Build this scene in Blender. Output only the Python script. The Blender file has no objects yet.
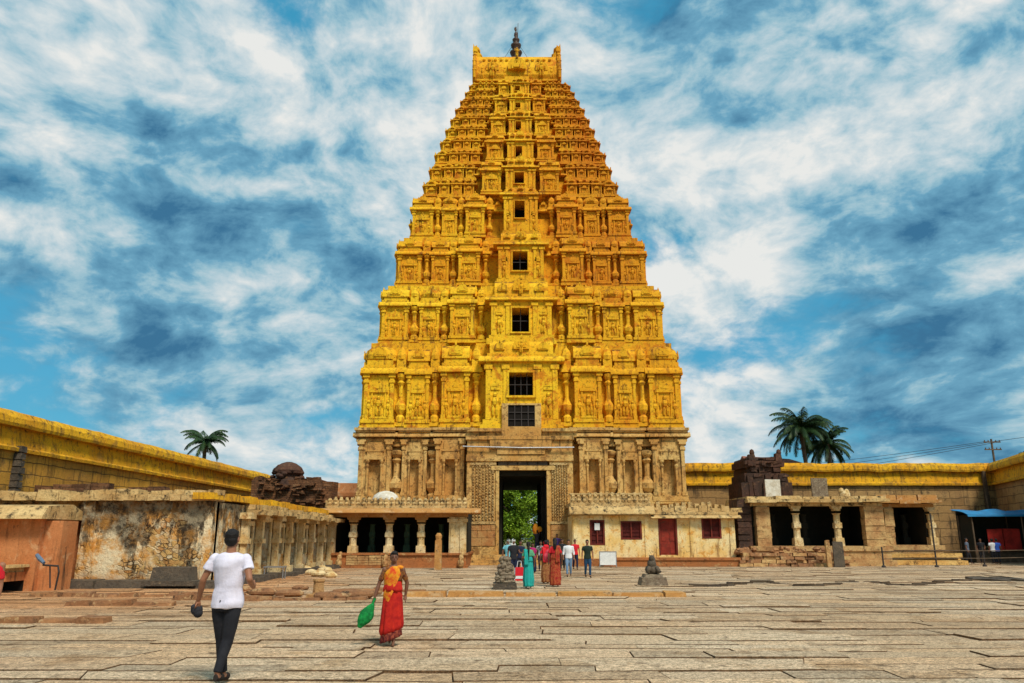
import bpy, math, random
from mathutils import Vector, Matrix, noise as mnoise
R = math.radians
random.seed(7)
S = bpy.context.scene
C = S.collection
F = 780.0; CAMH = 1.7
PITCH = math.atan(197.0/F); SP = math.sin(PITCH); CP = math.cos(PITCH)

def P(px, py, Y):
    """point of the photograph at depth Y"""
    v = (341.5-py)/F; fw = CP-v*SP; t = Y/fw
    return ((px-512)/F*t, Y, CAMH+(SP+v*CP)*t)
def GX(px, py):
    v = (341.5-py)/F; fw = CP-v*SP; up = SP+v*CP
    Y = CAMH*fw/(-up)
    return P(px, py, Y)[:2]

# ------------------------------------------------------------------ camera
cam = bpy.data.cameras.new('camera'); co = bpy.data.objects.new('camera', cam); C.objects.link(co)
co.location = (0, 0, CAMH); co.rotation_euler = (R(90)+PITCH, 0, 0)
cam.sensor_width = 36; cam.lens = F/1024*36; cam.clip_end = 3000; cam.clip_start = 0.1
S.camera = co

# ------------------------------------------------------------------ node helper
class NT:
    def __init__(s, tree): s.t = tree; s.n = tree.nodes; s.l = tree.links
    def add(s, typ, **kw):
        n = s.n.new(typ)
        for k, v in kw.items(): setattr(n, k, v)
        return n
    def put(s, sock, val):
        if val is None: return
        if isinstance(val, bpy.types.NodeSocket): s.l.new(val, sock)
        else:
            if hasattr(sock, 'default_value'):
                try: sock.default_value = val
                except Exception: sock.default_value = tuple(val)+(1,)
    def math(s, op, a, b=None, c=None, clamp=False):
        n = s.add('ShaderNodeMath', operation=op, use_clamp=clamp)
        s.put(n.inputs[0], a); s.put(n.inputs[1], b)
        if c is not None: s.put(n.inputs[2], c)
        return n.outputs[0]
    def vmath(s, op, a, b=None):
        n = s.add('ShaderNodeVectorMath', operation=op)
        s.put(n.inputs[0], a)
        if b is not None: s.put(n.inputs[1], b)
        return n.outputs['Value'] if op in ('DOT_PRODUCT', 'LENGTH') else n.outputs[0]
    def noise(s, vec, scale, detail=4, rough=.55, dist=0):
        n = s.add('ShaderNodeTexNoise')
        s.put(n.inputs['Vector'], vec); n.inputs['Scale'].default_value = scale
        n.inputs['Detail'].default_value = detail; n.inputs['Roughness'].default_value = rough
        n.inputs['Distortion'].default_value = dist
        return n.outputs['Fac']
    def col_noise(s, vec, scale):
        n = s.add('ShaderNodeTexNoise'); s.put(n.inputs['Vector'], vec); n.inputs['Scale'].default_value = scale; n.inputs['Detail'].default_value = 3
        return n.outputs['Color']
    def rng(s, v, a, b, c=0, d=1, smooth=True):
        n = s.add('ShaderNodeMapRange'); n.clamp = True
        if smooth: n.interpolation_type = 'SMOOTHSTEP'
        s.put(n.inputs[0], v)
        for i, x in enumerate((a, b, c, d)): s.put(n.inputs[1+i], x)
        return n.outputs[0]
    def mix(s, f, a, b, blend='MIX'):
        n = s.add('ShaderNodeMix', data_type='RGBA', blend_type=blend)
        s.put(n.inputs[0], f)
        s.put(n.inputs[6], a if isinstance(a, bpy.types.NodeSocket) else tuple(a)[:3]+(1,))
        s.put(n.inputs[7], b if isinstance(b, bpy.types.NodeSocket) else tuple(b)[:3]+(1,))
        return n.outputs[2]
    def scalev(s, vec, sc):
        n = s.add('ShaderNodeMapping'); s.put(n.inputs[0], vec); n.inputs['Scale'].default_value = sc
        return n.outputs[0]

def mat(name, c1, c2=None, scale=.8, c3=None, c3amt=.35, c3scale=2.0, dirt=0, dirtcol=(.05, .035, .02), dscale=3.5,
        streak=0, streakcol=(.04, .03, .02), blocks=None, bump=.35, bscale=9, rough=.9, fine=.25, attr=None, speck=0, rightred=0, ledge=0, metal=0, spec=.2):
    m = bpy.data.materials.new(name); m.use_nodes = True
    t = NT(m.node_tree); bs = t.n['Principled BSDF']
    bs.inputs['Specular IOR Level'].default_value = spec
    tc = t.add('ShaderNodeTexCoord').outputs['Object']
    col = c1+(1,) if len(c1) == 3 else c1
    col = t.mix(0, c1, c1)
    if c2: col = t.mix(t.rng(t.noise(tc, scale, 5, .6, .3), .35, .65), c1, c2)
    if c3: col = t.mix(t.math('MULTIPLY', t.rng(t.noise(tc, c3scale, 6, .7, .5), .5+.25*(.5-c3amt), .62+.25*(.5-c3amt)), .85), col, c3)
    if rightred:        # redder towards the right-hand side, edge broken up by noise
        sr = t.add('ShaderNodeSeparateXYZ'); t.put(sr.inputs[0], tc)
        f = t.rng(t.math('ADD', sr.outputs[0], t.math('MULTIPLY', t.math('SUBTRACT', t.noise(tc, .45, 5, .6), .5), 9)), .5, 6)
        col = t.mix(t.math('MULTIPLY', f, rightred), col, (.62, .17, .01))
    h = None
    if blocks:
        bw, bh, mc, bv = blocks
        sx = t.add('ShaderNodeSeparateXYZ'); t.put(sx.inputs[0], tc)
        wob = t.math('MULTIPLY', t.math('SUBTRACT', t.noise(tc, .9, 2), .5), .35*bh)
        cx = t.add('ShaderNodeCombineXYZ'); t.put(cx.inputs[0], t.math('ADD', t.math('ADD', sx.outputs[0], sx.outputs[1]), wob))
        t.put(cx.inputs[1], t.math('ADD', sx.outputs[2], wob))
        b = t.add('ShaderNodeTexBrick'); t.put(b.inputs['Vector'], cx.outputs[0])
        b.inputs['Scale'].default_value = 1; b.inputs['Brick Width'].default_value = bw; b.inputs['Row Height'].default_value = bh
        b.inputs['Mortar Size'].default_value = .028*min(1, bh*2); b.inputs['Mortar Smooth'].default_value = .3; b.offset_frequency = 2
        b.inputs['Color1'].default_value = (1, 1, 1, 1); b.inputs['Color2'].default_value = (bv, bv*.95, bv*.88, 1); b.inputs['Mortar'].default_value = (1, 1, 1, 1)
        col = t.mix(1, col, b.outputs['Color'], 'MULTIPLY')
        col = t.mix(t.math('MULTIPLY', b.outputs['Fac'], .8), col, mc)
        h = t.math('MULTIPLY', b.outputs['Fac'], -1.2)
    if attr:
        a = t.add('ShaderNodeAttribute', attribute_name=attr)
        col = t.mix(1, col, a.outputs['Color'], 'MULTIPLY')
    if streak:
        sn = t.noise(t.scalev(tc, (2.2, 2.2, .22)), 1.6, 6, .72)
        sn2 = t.noise(tc, .35, 3)
        f = t.math('MULTIPLY', t.rng(sn, .58-.12*streak, .66), t.rng(sn2, .4, .62))
        col = t.mix(t.math('MULTIPLY', f, .9), col, streakcol)
    if dirt:
        dn = t.noise(tc, dscale, 8, .75, .3)
        col = t.mix(t.rng(dn, .61-.16*dirt, .77-.14*dirt), col, dirtcol)
    if ledge:
        g = t.add('ShaderNodeNewGeometry'); sz = t.add('ShaderNodeSeparateXYZ'); t.put(sz.inputs[0], g.outputs['Normal'])
        f = t.math('MULTIPLY', t.rng(sz.outputs[2], .5, .9), t.rng(t.noise(tc, 1.7, 5, .7), .38, .55))
        col = t.mix(t.math('MULTIPLY', f, ledge), col, dirtcol)
    if speck:
        col = t.mix(t.math('MULTIPLY', t.rng(t.noise(tc, 26, 3, .8), .52, .62), speck), col, (.17, .11, .06)); col = t.mix(t.math('MULTIPLY', t.rng(t.noise(t.scalev(tc, (.5, 1.8, 1)), 1.4, 8, .75, .4), .56, .66), .75), col, (.22, .14, .075))
    if fine:
        fn = t.noise(tc, 45, 3, .7); fn2 = t.noise(tc, 11, 4, .7)
        k = t.math('ADD', t.math('MULTIPLY', t.rng(fn, .3, .7, 1-fine, 1+fine, False), .5), t.math('MULTIPLY', t.rng(fn2, .3, .7, 1-fine, 1+fine, False), .5))
        cc = t.add('ShaderNodeCombineXYZ')
        for i in range(3): t.put(cc.inputs[i], k)
        col = t.mix(1, col, cc.outputs[0], 'MULTIPLY')
    t.put(bs.inputs['Base Color'], col)
    bs.inputs['Roughness'].default_value = rough; bs.inputs['Metallic'].default_value = metal
    if bump:
        hn = t.noise(tc, bscale, 6, .65)
        hh = t.math('ADD', hn, h) if h is not None else hn
        bp = t.add('ShaderNodeBump'); bp.inputs['Strength'].default_value = min(1, bump); bp.inputs['Distance'].default_value = .05
        t.put(bp.inputs['Height'], hh); t.put(bs.inputs['Normal'], bp.outputs[0])
    return m

# ------------------------------------------------------------------ mesh builder
class MB:
    def __init__(s): s.v = []; s.f = []; s.T = None; s.col = []; s.fc = None; s.mi = []; s.m = 0
    def _add(s, vs, fs):
        b = len(s.v)
        if s.T is not None: vs = [tuple(s.T @ Vector(q)) for q in vs]
        s.v += [tuple(q) for q in vs]; s.f += [tuple(b+i for i in f) for f in fs]
        s.col += [s.fc or (1, 1, 1)]*len(fs); s.mi += [s.m]*len(fs)
    def box(s, x0, x1, y0, y1, z0, z1, tx=0, ty=0, j=0):
        vs = [(x0, y0, z0), (x1, y0, z0), (x1, y1, z0), (x0, y1, z0), (x0+tx, y0+ty, z1), (x1-tx, y0+ty, z1), (x1-tx, y1-ty, z1), (x0+tx, y1-ty, z1)]
        if j: vs = [tuple(c+random.uniform(-j, j) for c in q) for q in vs]
        s._add(vs, [(0, 3, 2, 1), (4, 5, 6, 7), (0, 1, 5, 4), (1, 2, 6, 5), (2, 3, 7, 6), (3, 0, 4, 7)])
    def bar(s, a, b, w, h=None):
        s.tube([a, b], [w, w], 6)
    def prismx(s, x0, x1, prof):      # prof: (y,z) ccw seen from -x..., extruded along x
        n = len(prof)
        vs = [(x0, y, z) for y, z in prof]+[(x1, y, z) for y, z in prof]
        fs = [tuple(range(n-1, -1, -1)), tuple(range(n, 2*n))]+[(i, (i+1) % n, n+(i+1) % n, n+i) for i in range(n)]
        s._add(vs, fs)
    def prismy(s, y0, y1, prof):      # prof: (x,z), extruded along y
        n = len(prof)
        vs = [(x, y0, z) for x, z in prof]+[(x, y1, z) for x, z in prof]
        fs = [tuple(range(n)), tuple(range(2*n-1, n-1, -1))]+[(i, n+i, n+(i+1) % n, (i+1) % n) for i in range(n)]
        s._add(vs, fs)
    def lathe(s, cx, cy, prof, n=12, sx=1, sy=1, rot=0):
        vs = []; fs = []
        for r, z in prof:
            for k in range(n):
                a = 2*math.pi*k/n+rot; vs.append((cx+r*sx*math.cos(a), cy+r*sy*math.sin(a), z))
        for i in range(len(prof)-1):
            for k in range(n):
                k2 = (k+1) % n; fs.append((i*n+k, i*n+k2, (i+1)*n+k2, (i+1)*n+k))
        fs.append(tuple(range(n-1, -1, -1))); m = (len(prof)-1)*n; fs.append(tuple(range(m, m+n)))
        s._add(vs, fs)
    def ell(s, c, r, n=8, m=5, M=None):
        vs = [(0, 0, -1)]; fs = []
        for i in range(1, m):
            a = -math.pi/2+math.pi*i/m
            for k in range(n):
                b = 2*math.pi*k/n; vs.append((math.cos(a)*math.cos(b), math.cos(a)*math.sin(b), math.sin(a)))
        vs.append((0, 0, 1))
        for k in range(n):
            k2 = (k+1) % n; fs.append((0, 1+k2, 1+k)); fs.append((len(vs)-1, len(vs)-1-n+k, len(vs)-1-n+k2))
            for i in range(m-2): fs.append((1+i*n+k, 1+i*n+k2, 1+(i+1)*n+k2, 1+(i+1)*n+k))
        out = []
        for q in vs:
            w = Vector((q[0]*r[0], q[1]*r[1], q[2]*r[2]))
            if M is not None: w = M @ w
            out.append((c[0]+w.x, c[1]+w.y, c[2]+w.z))
        s._add(out, fs)
    def tube(s, pts, rads, n=10, flat=1.0):
        pts = [Vector(p) for p in pts]; vs = []; fs = []
        ref = Vector((0, 1, 0)) if abs((pts[-1]-pts[0]).normalized().y) < .9 else Vector((1, 0, 0))
        for i, p in enumerate(pts):
            d = (pts[min(i+1, len(pts)-1)]-pts[max(i-1, 0)]).normalized()
            a = d.cross(ref).normalized(); b = a.cross(d).normalized() * -1
            b = d.cross(a).normalized()
            for k in range(n):
                t = 2*math.pi*k/n; vs.append(p+(a*math.cos(t)+b*math.sin(t)*flat)*rads[i])
        for i in range(len(pts)-1):
            for k in range(n):
                k2 = (k+1) % n; fs.append((i*n+k, i*n+k2, (i+1)*n+k2, (i+1)*n+k))
        m = (len(pts)-1)*n; fs.append(tuple(range(n-1, -1, -1))); fs.append(tuple(range(m, m+n)))
        s._add(vs, fs)
    def loft(s, secs, n=20, fold=0, nf=9, seed=0):   # secs: (cx,cy,z,rx,ry)
        vs = []; fs = []; rn = random.Random(seed); ph = rn.random()*6
        L = len(secs)
        for i, (cx, cy, z, rx, ry) in enumerate(secs):
            for k in range(n):
                a = 2*math.pi*k/n
                w = 1+fold*(i/(L-1))*(math.sin(nf*a+ph)+.5*math.sin(nf*1.7*a+2*ph))
                if fold < 0: w = 1-fold*(1-i/(L-1))*(math.sin(nf*a+ph)+.5*math.sin((nf*2-3)*a+2*ph))
                vs.append((cx+rx*w*math.cos(a), cy+ry*w*math.sin(a), z))
        for i in range(L-1):
            for k in range(n):
                k2 = (k+1) % n; fs.append((i*n+k, i*n+k2, (i+1)*n+k2, (i+1)*n+k))
        m = (L-1)*n; fs.append(tuple(range(n-1, -1, -1))); fs.append(tuple(range(m, m+n)))
        s._add(vs, fs)
    def sweep(s, path, prof):         # prof closed polygon (offset to the right of travel, z)
        n = len(prof); vs = []; L = len(path)
        for i, (x, y) in enumerate(path):
            def nd(a, b):
                d = Vector((b[0]-a[0], b[1]-a[1])).normalized(); return Vector((d.y, -d.x))
            n1 = nd(path[max(i-1, 0)], path[max(i, 1)]); n2 = nd(path[min(i, L-2)], path[min(i+1, L-1)])
            m = (n1+n2).normalized(); m = m/max(.4, m.dot(n1))
            for o, z in prof: vs.append((x+m.x*o, y+m.y*o, z))
        fs = [(i*n+k, i*n+(k+1) % n, (i+1)*n+(k+1) % n, (i+1)*n+k) for i in range(L-1) for k in range(n)]
        fs += [tuple(range(n)), tuple(range((L-1)*n+n-1, (L-1)*n-1, -1))]
        s._add(vs, fs)
    def mesh(s, name, off=(0, 0, 0), colattr=False):
        me = bpy.data.meshes.new(name)
        me.from_pydata([(a-off[0], b-off[1], c-off[2]) for a, b, c in s.v], [], s.f)
        if colattr:
            ca = me.color_attributes.new('tint', 'FLOAT_COLOR', 'CORNER'); k = 0
            for pi, p in enumerate(me.polygons):
                for _ in p.loop_indices: ca.data[k].color = tuple(s.col[pi])+(1,); k += 1
        if any(s.mi):
            for pi, p in enumerate(me.polygons): p.material_index = s.mi[pi]
        me.update(); return me

def fixn(me):
    import bmesh
    b = bmesh.new(); b.from_mesh(me); bmesh.ops.recalc_face_normals(b, faces=b.faces); b.to_mesh(me); b.free()

WL = {}
def obj(name, mb, m, parent=None, smooth=False, local=False, colattr=False, fix=True):
    off = (0, 0, 0) if (local or parent is None) else WL.get(parent.name, (0, 0, 0))
    me = mb if isinstance(mb, bpy.types.Mesh) else mb.mesh(name, off, colattr)
    if fix and not isinstance(mb, bpy.types.Mesh): fixn(me)
    o = bpy.data.objects.new(name, me); C.objects.link(o)
    for mm in (m if isinstance(m, (list, tuple)) else [m]): me.materials.append(mm)
    if parent is not None: o.parent = parent; WL[o.name] = off
    if smooth:
        for p in me.polygons: p.use_smooth = True
    return o
def tag(o, label=None, cat=None, group=None, kind=None):
    if label: o['label'] = label
    if cat: o['category'] = cat
    if group: o['group'] = group
    if kind: o['kind'] = kind
    return o
def empty(name, loc, label, cat, group=None, rz=0):
    o = bpy.data.objects.new(name, None); C.objects.link(o); o.location = loc; o.rotation_euler = (0, 0, rz)
    WL[o.name] = tuple(loc); o.empty_display_size = .3
    return tag(o, label, cat, group)

# ------------------------------------------------------------------ materials
Yp = dict(dirt=.62, dirtcol=(.13, .045, .01), dscale=5.5, ledge=1.0, streak=.6, streakcol=(.20, .07, .015), bump=.6)
M = {}
M['yellow'] = mat('ochre_limewash', (.93, .57, .022), (.86, .42, .014), .22, (.62, .19, .01), .42, .8, rightred=.3, **Yp)
M['yellow_mid'] = mat('ochre_limewash_middle', (.91, .52, .018), (.82, .35, .012), .25, (.60, .17, .008), .40, 1.2, rightred=.6, **Yp)
M['yellow_hi'] = mat('ochre_limewash_upper', (.90, .50, .018), (.80, .33, .012), .3, (.56, .15, .007), .36, 1.4, rightred=.75, **{**Yp, 'dirt': .48})
M['granite'] = mat('warm_granite', (.68, .44, .15), (.56, .28, .07), .4, (.27, .13, .04), .48, 1.8, dirt=.6, dirtcol=(.07, .04, .018), dscale=3, streak=.6, streakcol=(.09, .05, .02), bump=.6, ledge=.6)
M['granite_carved'] = mat('carved_granite', (.64, .46, .20), (.50, .28, .09), .5, (.2, .12, .05), .5, 5, dirt=.7, dirtcol=(.06, .04, .02), dscale=7, bump=1, bscale=14)
M['block'] = mat('coursed_granite', (.48, .29, .11), (.36, .21, .085), .3, (.2, .125, .06), .4, 1.3, dirt=.3, dirtcol=(.08, .05, .025), streak=.7, streakcol=(.05, .035, .02), blocks=(2.3, .62, (.07, .045, .02), .72), bump=.7)
M['wallyel'] = mat('yellow_wall_wash', (.80, .44, .016), (.68, .31, .014), .3, (.40, .2, .03), .45, 1.5, dirt=.6, dirtcol=(.10, .055, .015), dscale=3.2, streak=.95, streakcol=(.16, .08, .02), bump=.5, ledge=.3)
M['wallochre'] = mat('faded_yellow_blocks', (.70, .36, .05), (.54, .27, .05), .3, (.3, .17, .05), .4, 1.2, dirt=.3, dirtcol=(.1, .06, .02), blocks=(1.9, .6, (.10, .055, .02), .8), streak=.6, streakcol=(.07, .045, .02), bump=.6)
M['stainwall'] = mat('mould_stained_rubble', (.62, .42, .16), (.55, .24, .06), .55, (.66, .5, .26), .5, 1.4, dirt=.78, dirtcol=(.035, .024, .016), dscale=1.6, streak=1.1, streakcol=(.03, .02, .014), blocks=(.72, .34, (.10, .06, .03), .72), bump=1)
def mouldwall(name, amt, rub=1):
    m = bpy.data.materials.new(name); m.use_nodes = True
    t = NT(m.node_tree); bs = t.n['Principled BSDF']; bs.inputs['Roughness'].default_value = .95; bs.inputs['Specular IOR Level'].default_value = .15
    tc = t.add('ShaderNodeTexCoord').outputs['Object']
    s3 = t.add('ShaderNodeSeparateXYZ'); t.put(s3.inputs[0], tc)
    wv = t.vmath('ADD', tc, t.vmath('MULTIPLY', t.vmath('SUBTRACT', t.col_noise(tc, 1.3), (.5, .5, .5)), (.5, .5, .5)))
    vo = t.add('ShaderNodeTexVoronoi'); vo.feature = 'DISTANCE_TO_EDGE'; vo.inputs['Scale'].default_value = 1.0
    t.put(vo.inputs['Vector'], t.scalev(wv, (4.6, 4.6, 7.0)))
    v2 = t.add('ShaderNodeTexVoronoi'); v2.inputs['Scale'].default_value = 1.0; t.put(v2.inputs['Vector'], t.scalev(wv, (4.6, 4.6, 7.0)))
    sep = t.add('ShaderNodeSeparateColor'); t.put(sep.inputs[0], v2.outputs['Color'])
    stone = t.mix(sep.outputs[0], (.66, .42, .15), (.52, .24, .07)); stone = t.mix(t.rng(sep.outputs[1], .5, 1), stone, (.70, .56, .34))
    joint = t.math('MULTIPLY', t.rng(vo.outputs['Distance'], .02, .12, 1, 0), t.rng(t.noise(tc, 1.6, 4), .4, .6))
    stone = t.mix(t.math('MULTIPLY', joint, .8), stone, (.13, .07, .03))
    pl = t.mix(t.rng(t.noise(tc, 1.3, 6, .7), .42, .62), (.84, .70, .44), (.68, .32, .07))
    pm = t.rng(t.noise(tc, .55, 5, .65, .5), .5-.12*(1-rub), .56)
    col = t.mix(pm, pl, stone) if rub > .5 else t.mix(t.rng(t.noise(tc, .7, 5, .65), .58, .62), pl, stone)
    # black mould running down from the coping
    top = t.rng(s3.outputs[2], 1.2, 3.4, -.10, .14, False)
    mn = t.math('ADD', t.noise(t.scalev(tc, (1.0, 1.0, .38)), 1.5, 8, .74, .3), top)
    mo = t.rng(mn, .62-.1*amt, .70-.1*amt)
    big = t.rng(t.noise(tc, .4, 3, .5), .36, .46)
    col = t.mix(t.math('MULTIPLY', t.math('MULTIPLY', mo, big), t.rng(t.noise(tc, 3.3, 6, .7), .35, .6, .97, .6)), col, (.024, .018, .013))
    col = t.mix(t.rng(t.noise(tc, 5, 8, .8), .60, .68), col, (.07, .04, .02))
    red = t.rng(t.math('ADD', s3.outputs[2], t.math('MULTIPLY', t.noise(tc, .8, 4), 2)), 1.7, .9)
    col = t.mix(t.math('MULTIPLY', red, .5), col, (.48, .16, .04))
    t.put(bs.inputs['Base Color'], col)
    bp = t.add('ShaderNodeBump'); bp.inputs['Strength'].default_value = 1; bp.inputs['Distance'].default_value = .06
    t.put(bp.inputs['Height'], t.math('SUBTRACT', t.noise(tc, 8, 8, .7), t.math('MULTIPLY', t.math('MULTIPLY', joint, pm), .8))); t.put(bs.inputs['Normal'], bp.outputs[0])
    return m
M['stainwall'] = mouldwall('mould_stained_rubble_wall', 2.3)
M['stainwall2'] = mouldwall('peeling_cream_wall', 1.6, .3)
M['unused'] = mat('peeling_cream_wall', (.70, .52, .24), (.62, .33, .08), .6, (.56, .22, .05), .4, 1.6, dirt=.6, dirtcol=(.05, .035, .022), dscale=1.9, streak=1, streakcol=(.05, .035, .02), bump=.7)
M['cream'] = mat('cream_limewash', (.82, .66, .34), (.78, .50, .15), .8, (.66, .30, .05), .42, 2.1, dirt=.5, dirtcol=(.2, .1, .04), dscale=4, streak=.5, streakcol=(.25, .12, .04), bump=.3)
M['coping'] = mat('pale_coping_with_mould', (.66, .46, .2), (.52, .32, .12), 1, None, dirt=.85, dirtcol=(.05, .035, .02), dscale=3, bump=.9)
M['pillar'] = mat('pale_pillar_stone', (.74, .58, .32), (.62, .42, .17), 1.5, (.42, .2, .06), .35, 3, dirt=.5, dirtcol=(.1, .06, .03), dscale=5, bump=.8)
M['orange'] = mat('orange_plaster', (.58, .24, .09), (.50, .18, .06), .6, (.62, .34, .16), .4, 1.5, dirt=.3, dirtcol=(.12, .06, .03), streak=.5, bump=.3)
M['plinth'] = mat('red_brown_plinth', (.42, .15, .045), (.34, .13, .045), 1, (.5, .3, .12), .3, 2, dirt=.5, dirtcol=(.06, .03, .015), bump=.7)
M['brick'] = mat('weathered_brick', (.27, .12, .05), (.17, .08, .04), 1, (.3, .18, .09), .35, 3, dirt=.7, dirtcol=(.03, .02, .014), dscale=4, blocks=(.5, .16, (.04, .025, .015), .6), bump=1)
M['darkbrick'] = mat('sooty_brick', (.10, .045, .028), (.06, .035, .025), 1, (.16, .08, .04), .35, 3, dirt=.5, dirtcol=(.02, .014, .01), dscale=4, bump=1)
M['dark'] = mat('shaded_interior', (.035, .03, .02), (.02, .022, .016), .8, None, bump=.3)  # interior shade put into the colour as a near-black tone
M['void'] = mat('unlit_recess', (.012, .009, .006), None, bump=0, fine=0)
M['maroon'] = mat('maroon_paint', (.20, .03, .016), (.12, .02, .012), 2, None, dirt=.6, bump=.2, rough=.6)
M['reddoor'] = mat('red_door_paint', (.30, .035, .018), (.20, .022, .012), 2, None, dirt=.55, bump=.15, rough=.55)
M['white'] = mat('white_board', (.78, .78, .74), (.7, .7, .66), 1.5, None, dirt=.15, dirtcol=(.4, .36, .3), bump=.1)
M['dome'] = mat('white_dome', (.72, .68, .58), (.55, .48, .36), 3, None, dirt=.3, dirtcol=(.2, .15, .1))
M['darkstone'] = mat('dark_basalt', (.12, .09, .06), (.07, .055, .04), 2, (.2, .14, .08), .3, 4, dirt=.4, bump=1, spec=.35)
M['idol'] = mat('lichen_grey_granite', (.26, .20, .13), (.17, .12, .08), 3, (.36, .29, .19), .4, 6, dirt=.6, dirtcol=(.04, .03, .022), dscale=8, bump=1)
M['rock'] = mat('ochre_rubble_stone', (.60, .39, .16), (.42, .21, .08), 1.4, (.3, .15, .06), .4, 3, dirt=.5, dirtcol=(.06, .04, .02), bump=1)
M['redrock'] = mat('red_rubble_stone', (.36, .17, .07), (.24, .11, .05), 1.4, (.5, .32, .15), .4, 3, dirt=.6, dirtcol=(.05, .03, .02), bump=1)
M['kerb'] = mat('orange_kerb_stone', (.50, .26, .08), (.44, .2, .055), 1, (.55, .36, .18), .4, 2, dirt=.4, dirtcol=(.08, .05, .025), bump=.7)
M['slab'] = mat('granite_paving', (.66, .48, .30), (.58, .39, .22), .18, (.42, .26, .13), .4, .7, dirt=.5, dirtcol=(.09, .055, .028), dscale=2.3, attr='tint', bump=1, bscale=16, fine=.95, speck=.85)
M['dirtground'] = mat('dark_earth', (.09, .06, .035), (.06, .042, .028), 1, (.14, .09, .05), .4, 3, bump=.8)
M['land'] = mat('dry_land', (.28, .2, .1), (.12, .15, .05), .05, (.2, .13, .07), .4, .3, bump=.6)
M['iron'] = mat('dark_iron', (.05, .04, .035), None, bump=.1, rough=.6)
M['steel'] = mat('grey_steel_pipe', (.35, .35, .35), None, bump=.1, rough=.45, metal=.6)
M['finial'] = mat('dark_bronze', (.06, .035, .03), (.09, .05, .03), 4, None, rough=.5, bump=.3)
M['tarp'] = mat('blue_tarpaulin', (.02, .22, .45), (.02, .16, .34), 2, None, rough=.5, bump=.3, bscale=5)
M['redcloth'] = mat('red_stall_cloth', (.42, .03, .02), (.25, .02, .015), 2, None, bump=.4, bscale=6)
M['wood'] = mat('grey_weathered_wood', (.16, .11, .07), (.1, .07, .045), 3, None, bump=.5)
M['bark'] = mat('tree_bark', (.12, .085, .055), (.08, .06, .04), 3, None, bump=.8)
M['leaf'] = mat('broad_leaves', (.22, .34, .02), (.10, .19, .012), .8, (.30, .42, .03), .45, 1.5, bump=0, rough=.6)
M['leafdark'] = mat('dark_leaves', (.035, .07, .015), (.02, .045, .012), .8, None, bump=0, rough=.6)
M['palm'] = mat('palm_leaflets', (.028, .065, .018), (.015, .035, .01), .9, (.08, .12, .03), .35, 1.5, bump=0, rough=.5)
M['rooftile'] = mat('red_roof_tiles', (.42, .16, .1), (.3, .12, .08), 1, None, blocks=(.4, .25, (.12, .05, .03), .7))
M['greenwall'] = mat('faded_green_paint', (.09, .16, .09), (.06, .11, .065), 1, None, dirt=.4)
# ------------------------------------------------------------------ world
W = bpy.data.worlds.new('World'); S.world = W; W.use_nodes = True
t = NT(W.node_tree); bg = t.n['Background']
SUN_EL, SUN_AZ = 54, 152    # azimuth measured clockwise from +Y : behind the camera, to the right
sky = t.add('ShaderNodeTexSky', sky_type='NISHITA'); sky.sun_disc = False
sky.sun_elevation = R(SUN_EL); sky.sun_rotation = R(SUN_AZ); sky.air_density = 1.2; sky.dust_density = .6; sky.ozone_density = 2.5
d = t.add('ShaderNodeTexCoord').outputs['Generated']
sp = t.add('ShaderNodeSeparateXYZ'); t.put(sp.inputs[0], d)
den = t.math('ADD', t.math('MAXIMUM', sp.outputs[2], 0), .30)
cb = t.add('ShaderNodeCombineXYZ'); t.put(cb.inputs[0], t.math('DIVIDE', sp.outputs[0], den)); t.put(cb.inputs[1], t.math('DIVIDE', sp.outputs[1], den))
pv = cb.outputs[0]
def dirpx(px, py):
    v = (341.5-py)/F; return Vector(((px-512)/F, CP-v*SP, SP+v*CP)).normalized()
def blobs(lst):
    tot = None
    for px, py, r, a in lst:
        dd = t.vmath('DOT_PRODUCT', d, tuple(dirpx(px, py)))
        f = t.rng(dd, math.cos(1.3*r/F), 1, 0, a*(.62 if a > 0 else .40))
        tot = f if tot is None else t.math('ADD', tot, f)
    return tot
# cloud cover: billows, flattened towards the horizon, lit on top and grey below
wz = t.math('MULTIPLY', t.math('POWER', t.math('MAXIMUM', sp.outputs[2], .0), .8), 1.7)
cq = t.add('ShaderNodeCombineXYZ'); t.put(cq.inputs[0], sp.outputs[0]); t.put(cq.inputs[1], sp.outputs[1]); t.put(cq.inputs[2], wz)
q0 = t.vmath('ADD', cq.outputs[0], (5.3, 2.1, .4))
q = t.vmath('ADD', q0, t.vmath('MULTIPLY', t.vmath('SUBTRACT', t.col_noise(q0, 3.5), (.5, .5, .5)), (.16, .16, .12)))
nA = t.noise(q, 4.2, 12, .60, 0)
nB = t.noise(t.vmath('ADD', q, (.03, -.02, .055)), 4.2, 8, .56, 0)
nL = t.noise(t.vmath('ADD', cq.outputs[0], (1.3, 7.1, 3.4)), 3.0, 6, .55, .1)
lit = t.math('MULTIPLY', t.math('SUBTRACT', nA, nB), 2.0)
cover = t.math('ADD', nA, blobs([(100, 70, 150, .16), (300, 210, 190, .12), (420, 60, 120, .16), (720, 230, 160, .16), (850, 110, 150, .14), (620, 110, 120, .16), (960, 200, 130, .12), (70, 290, 120, .12), (1000, 430, 110, .12), (90, 340, 70, .12), (180, 420, 90, .14), (330, 400, 70, .10), (740, 370, 120, .12), (250, 350, 150, .10), (980, 30, 110, .12),
          (300, 62, 60, -.26), (30, 190, 90, -.16), (60, 390, 110, -.14), (960, 385, 90, -.12), (700, 440, 110, -.10), (280, 440, 120, -.12), (660, 275, 50, -.16), (160, 130, 60, -.1), (640, 20, 80, -.06)]))
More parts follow.
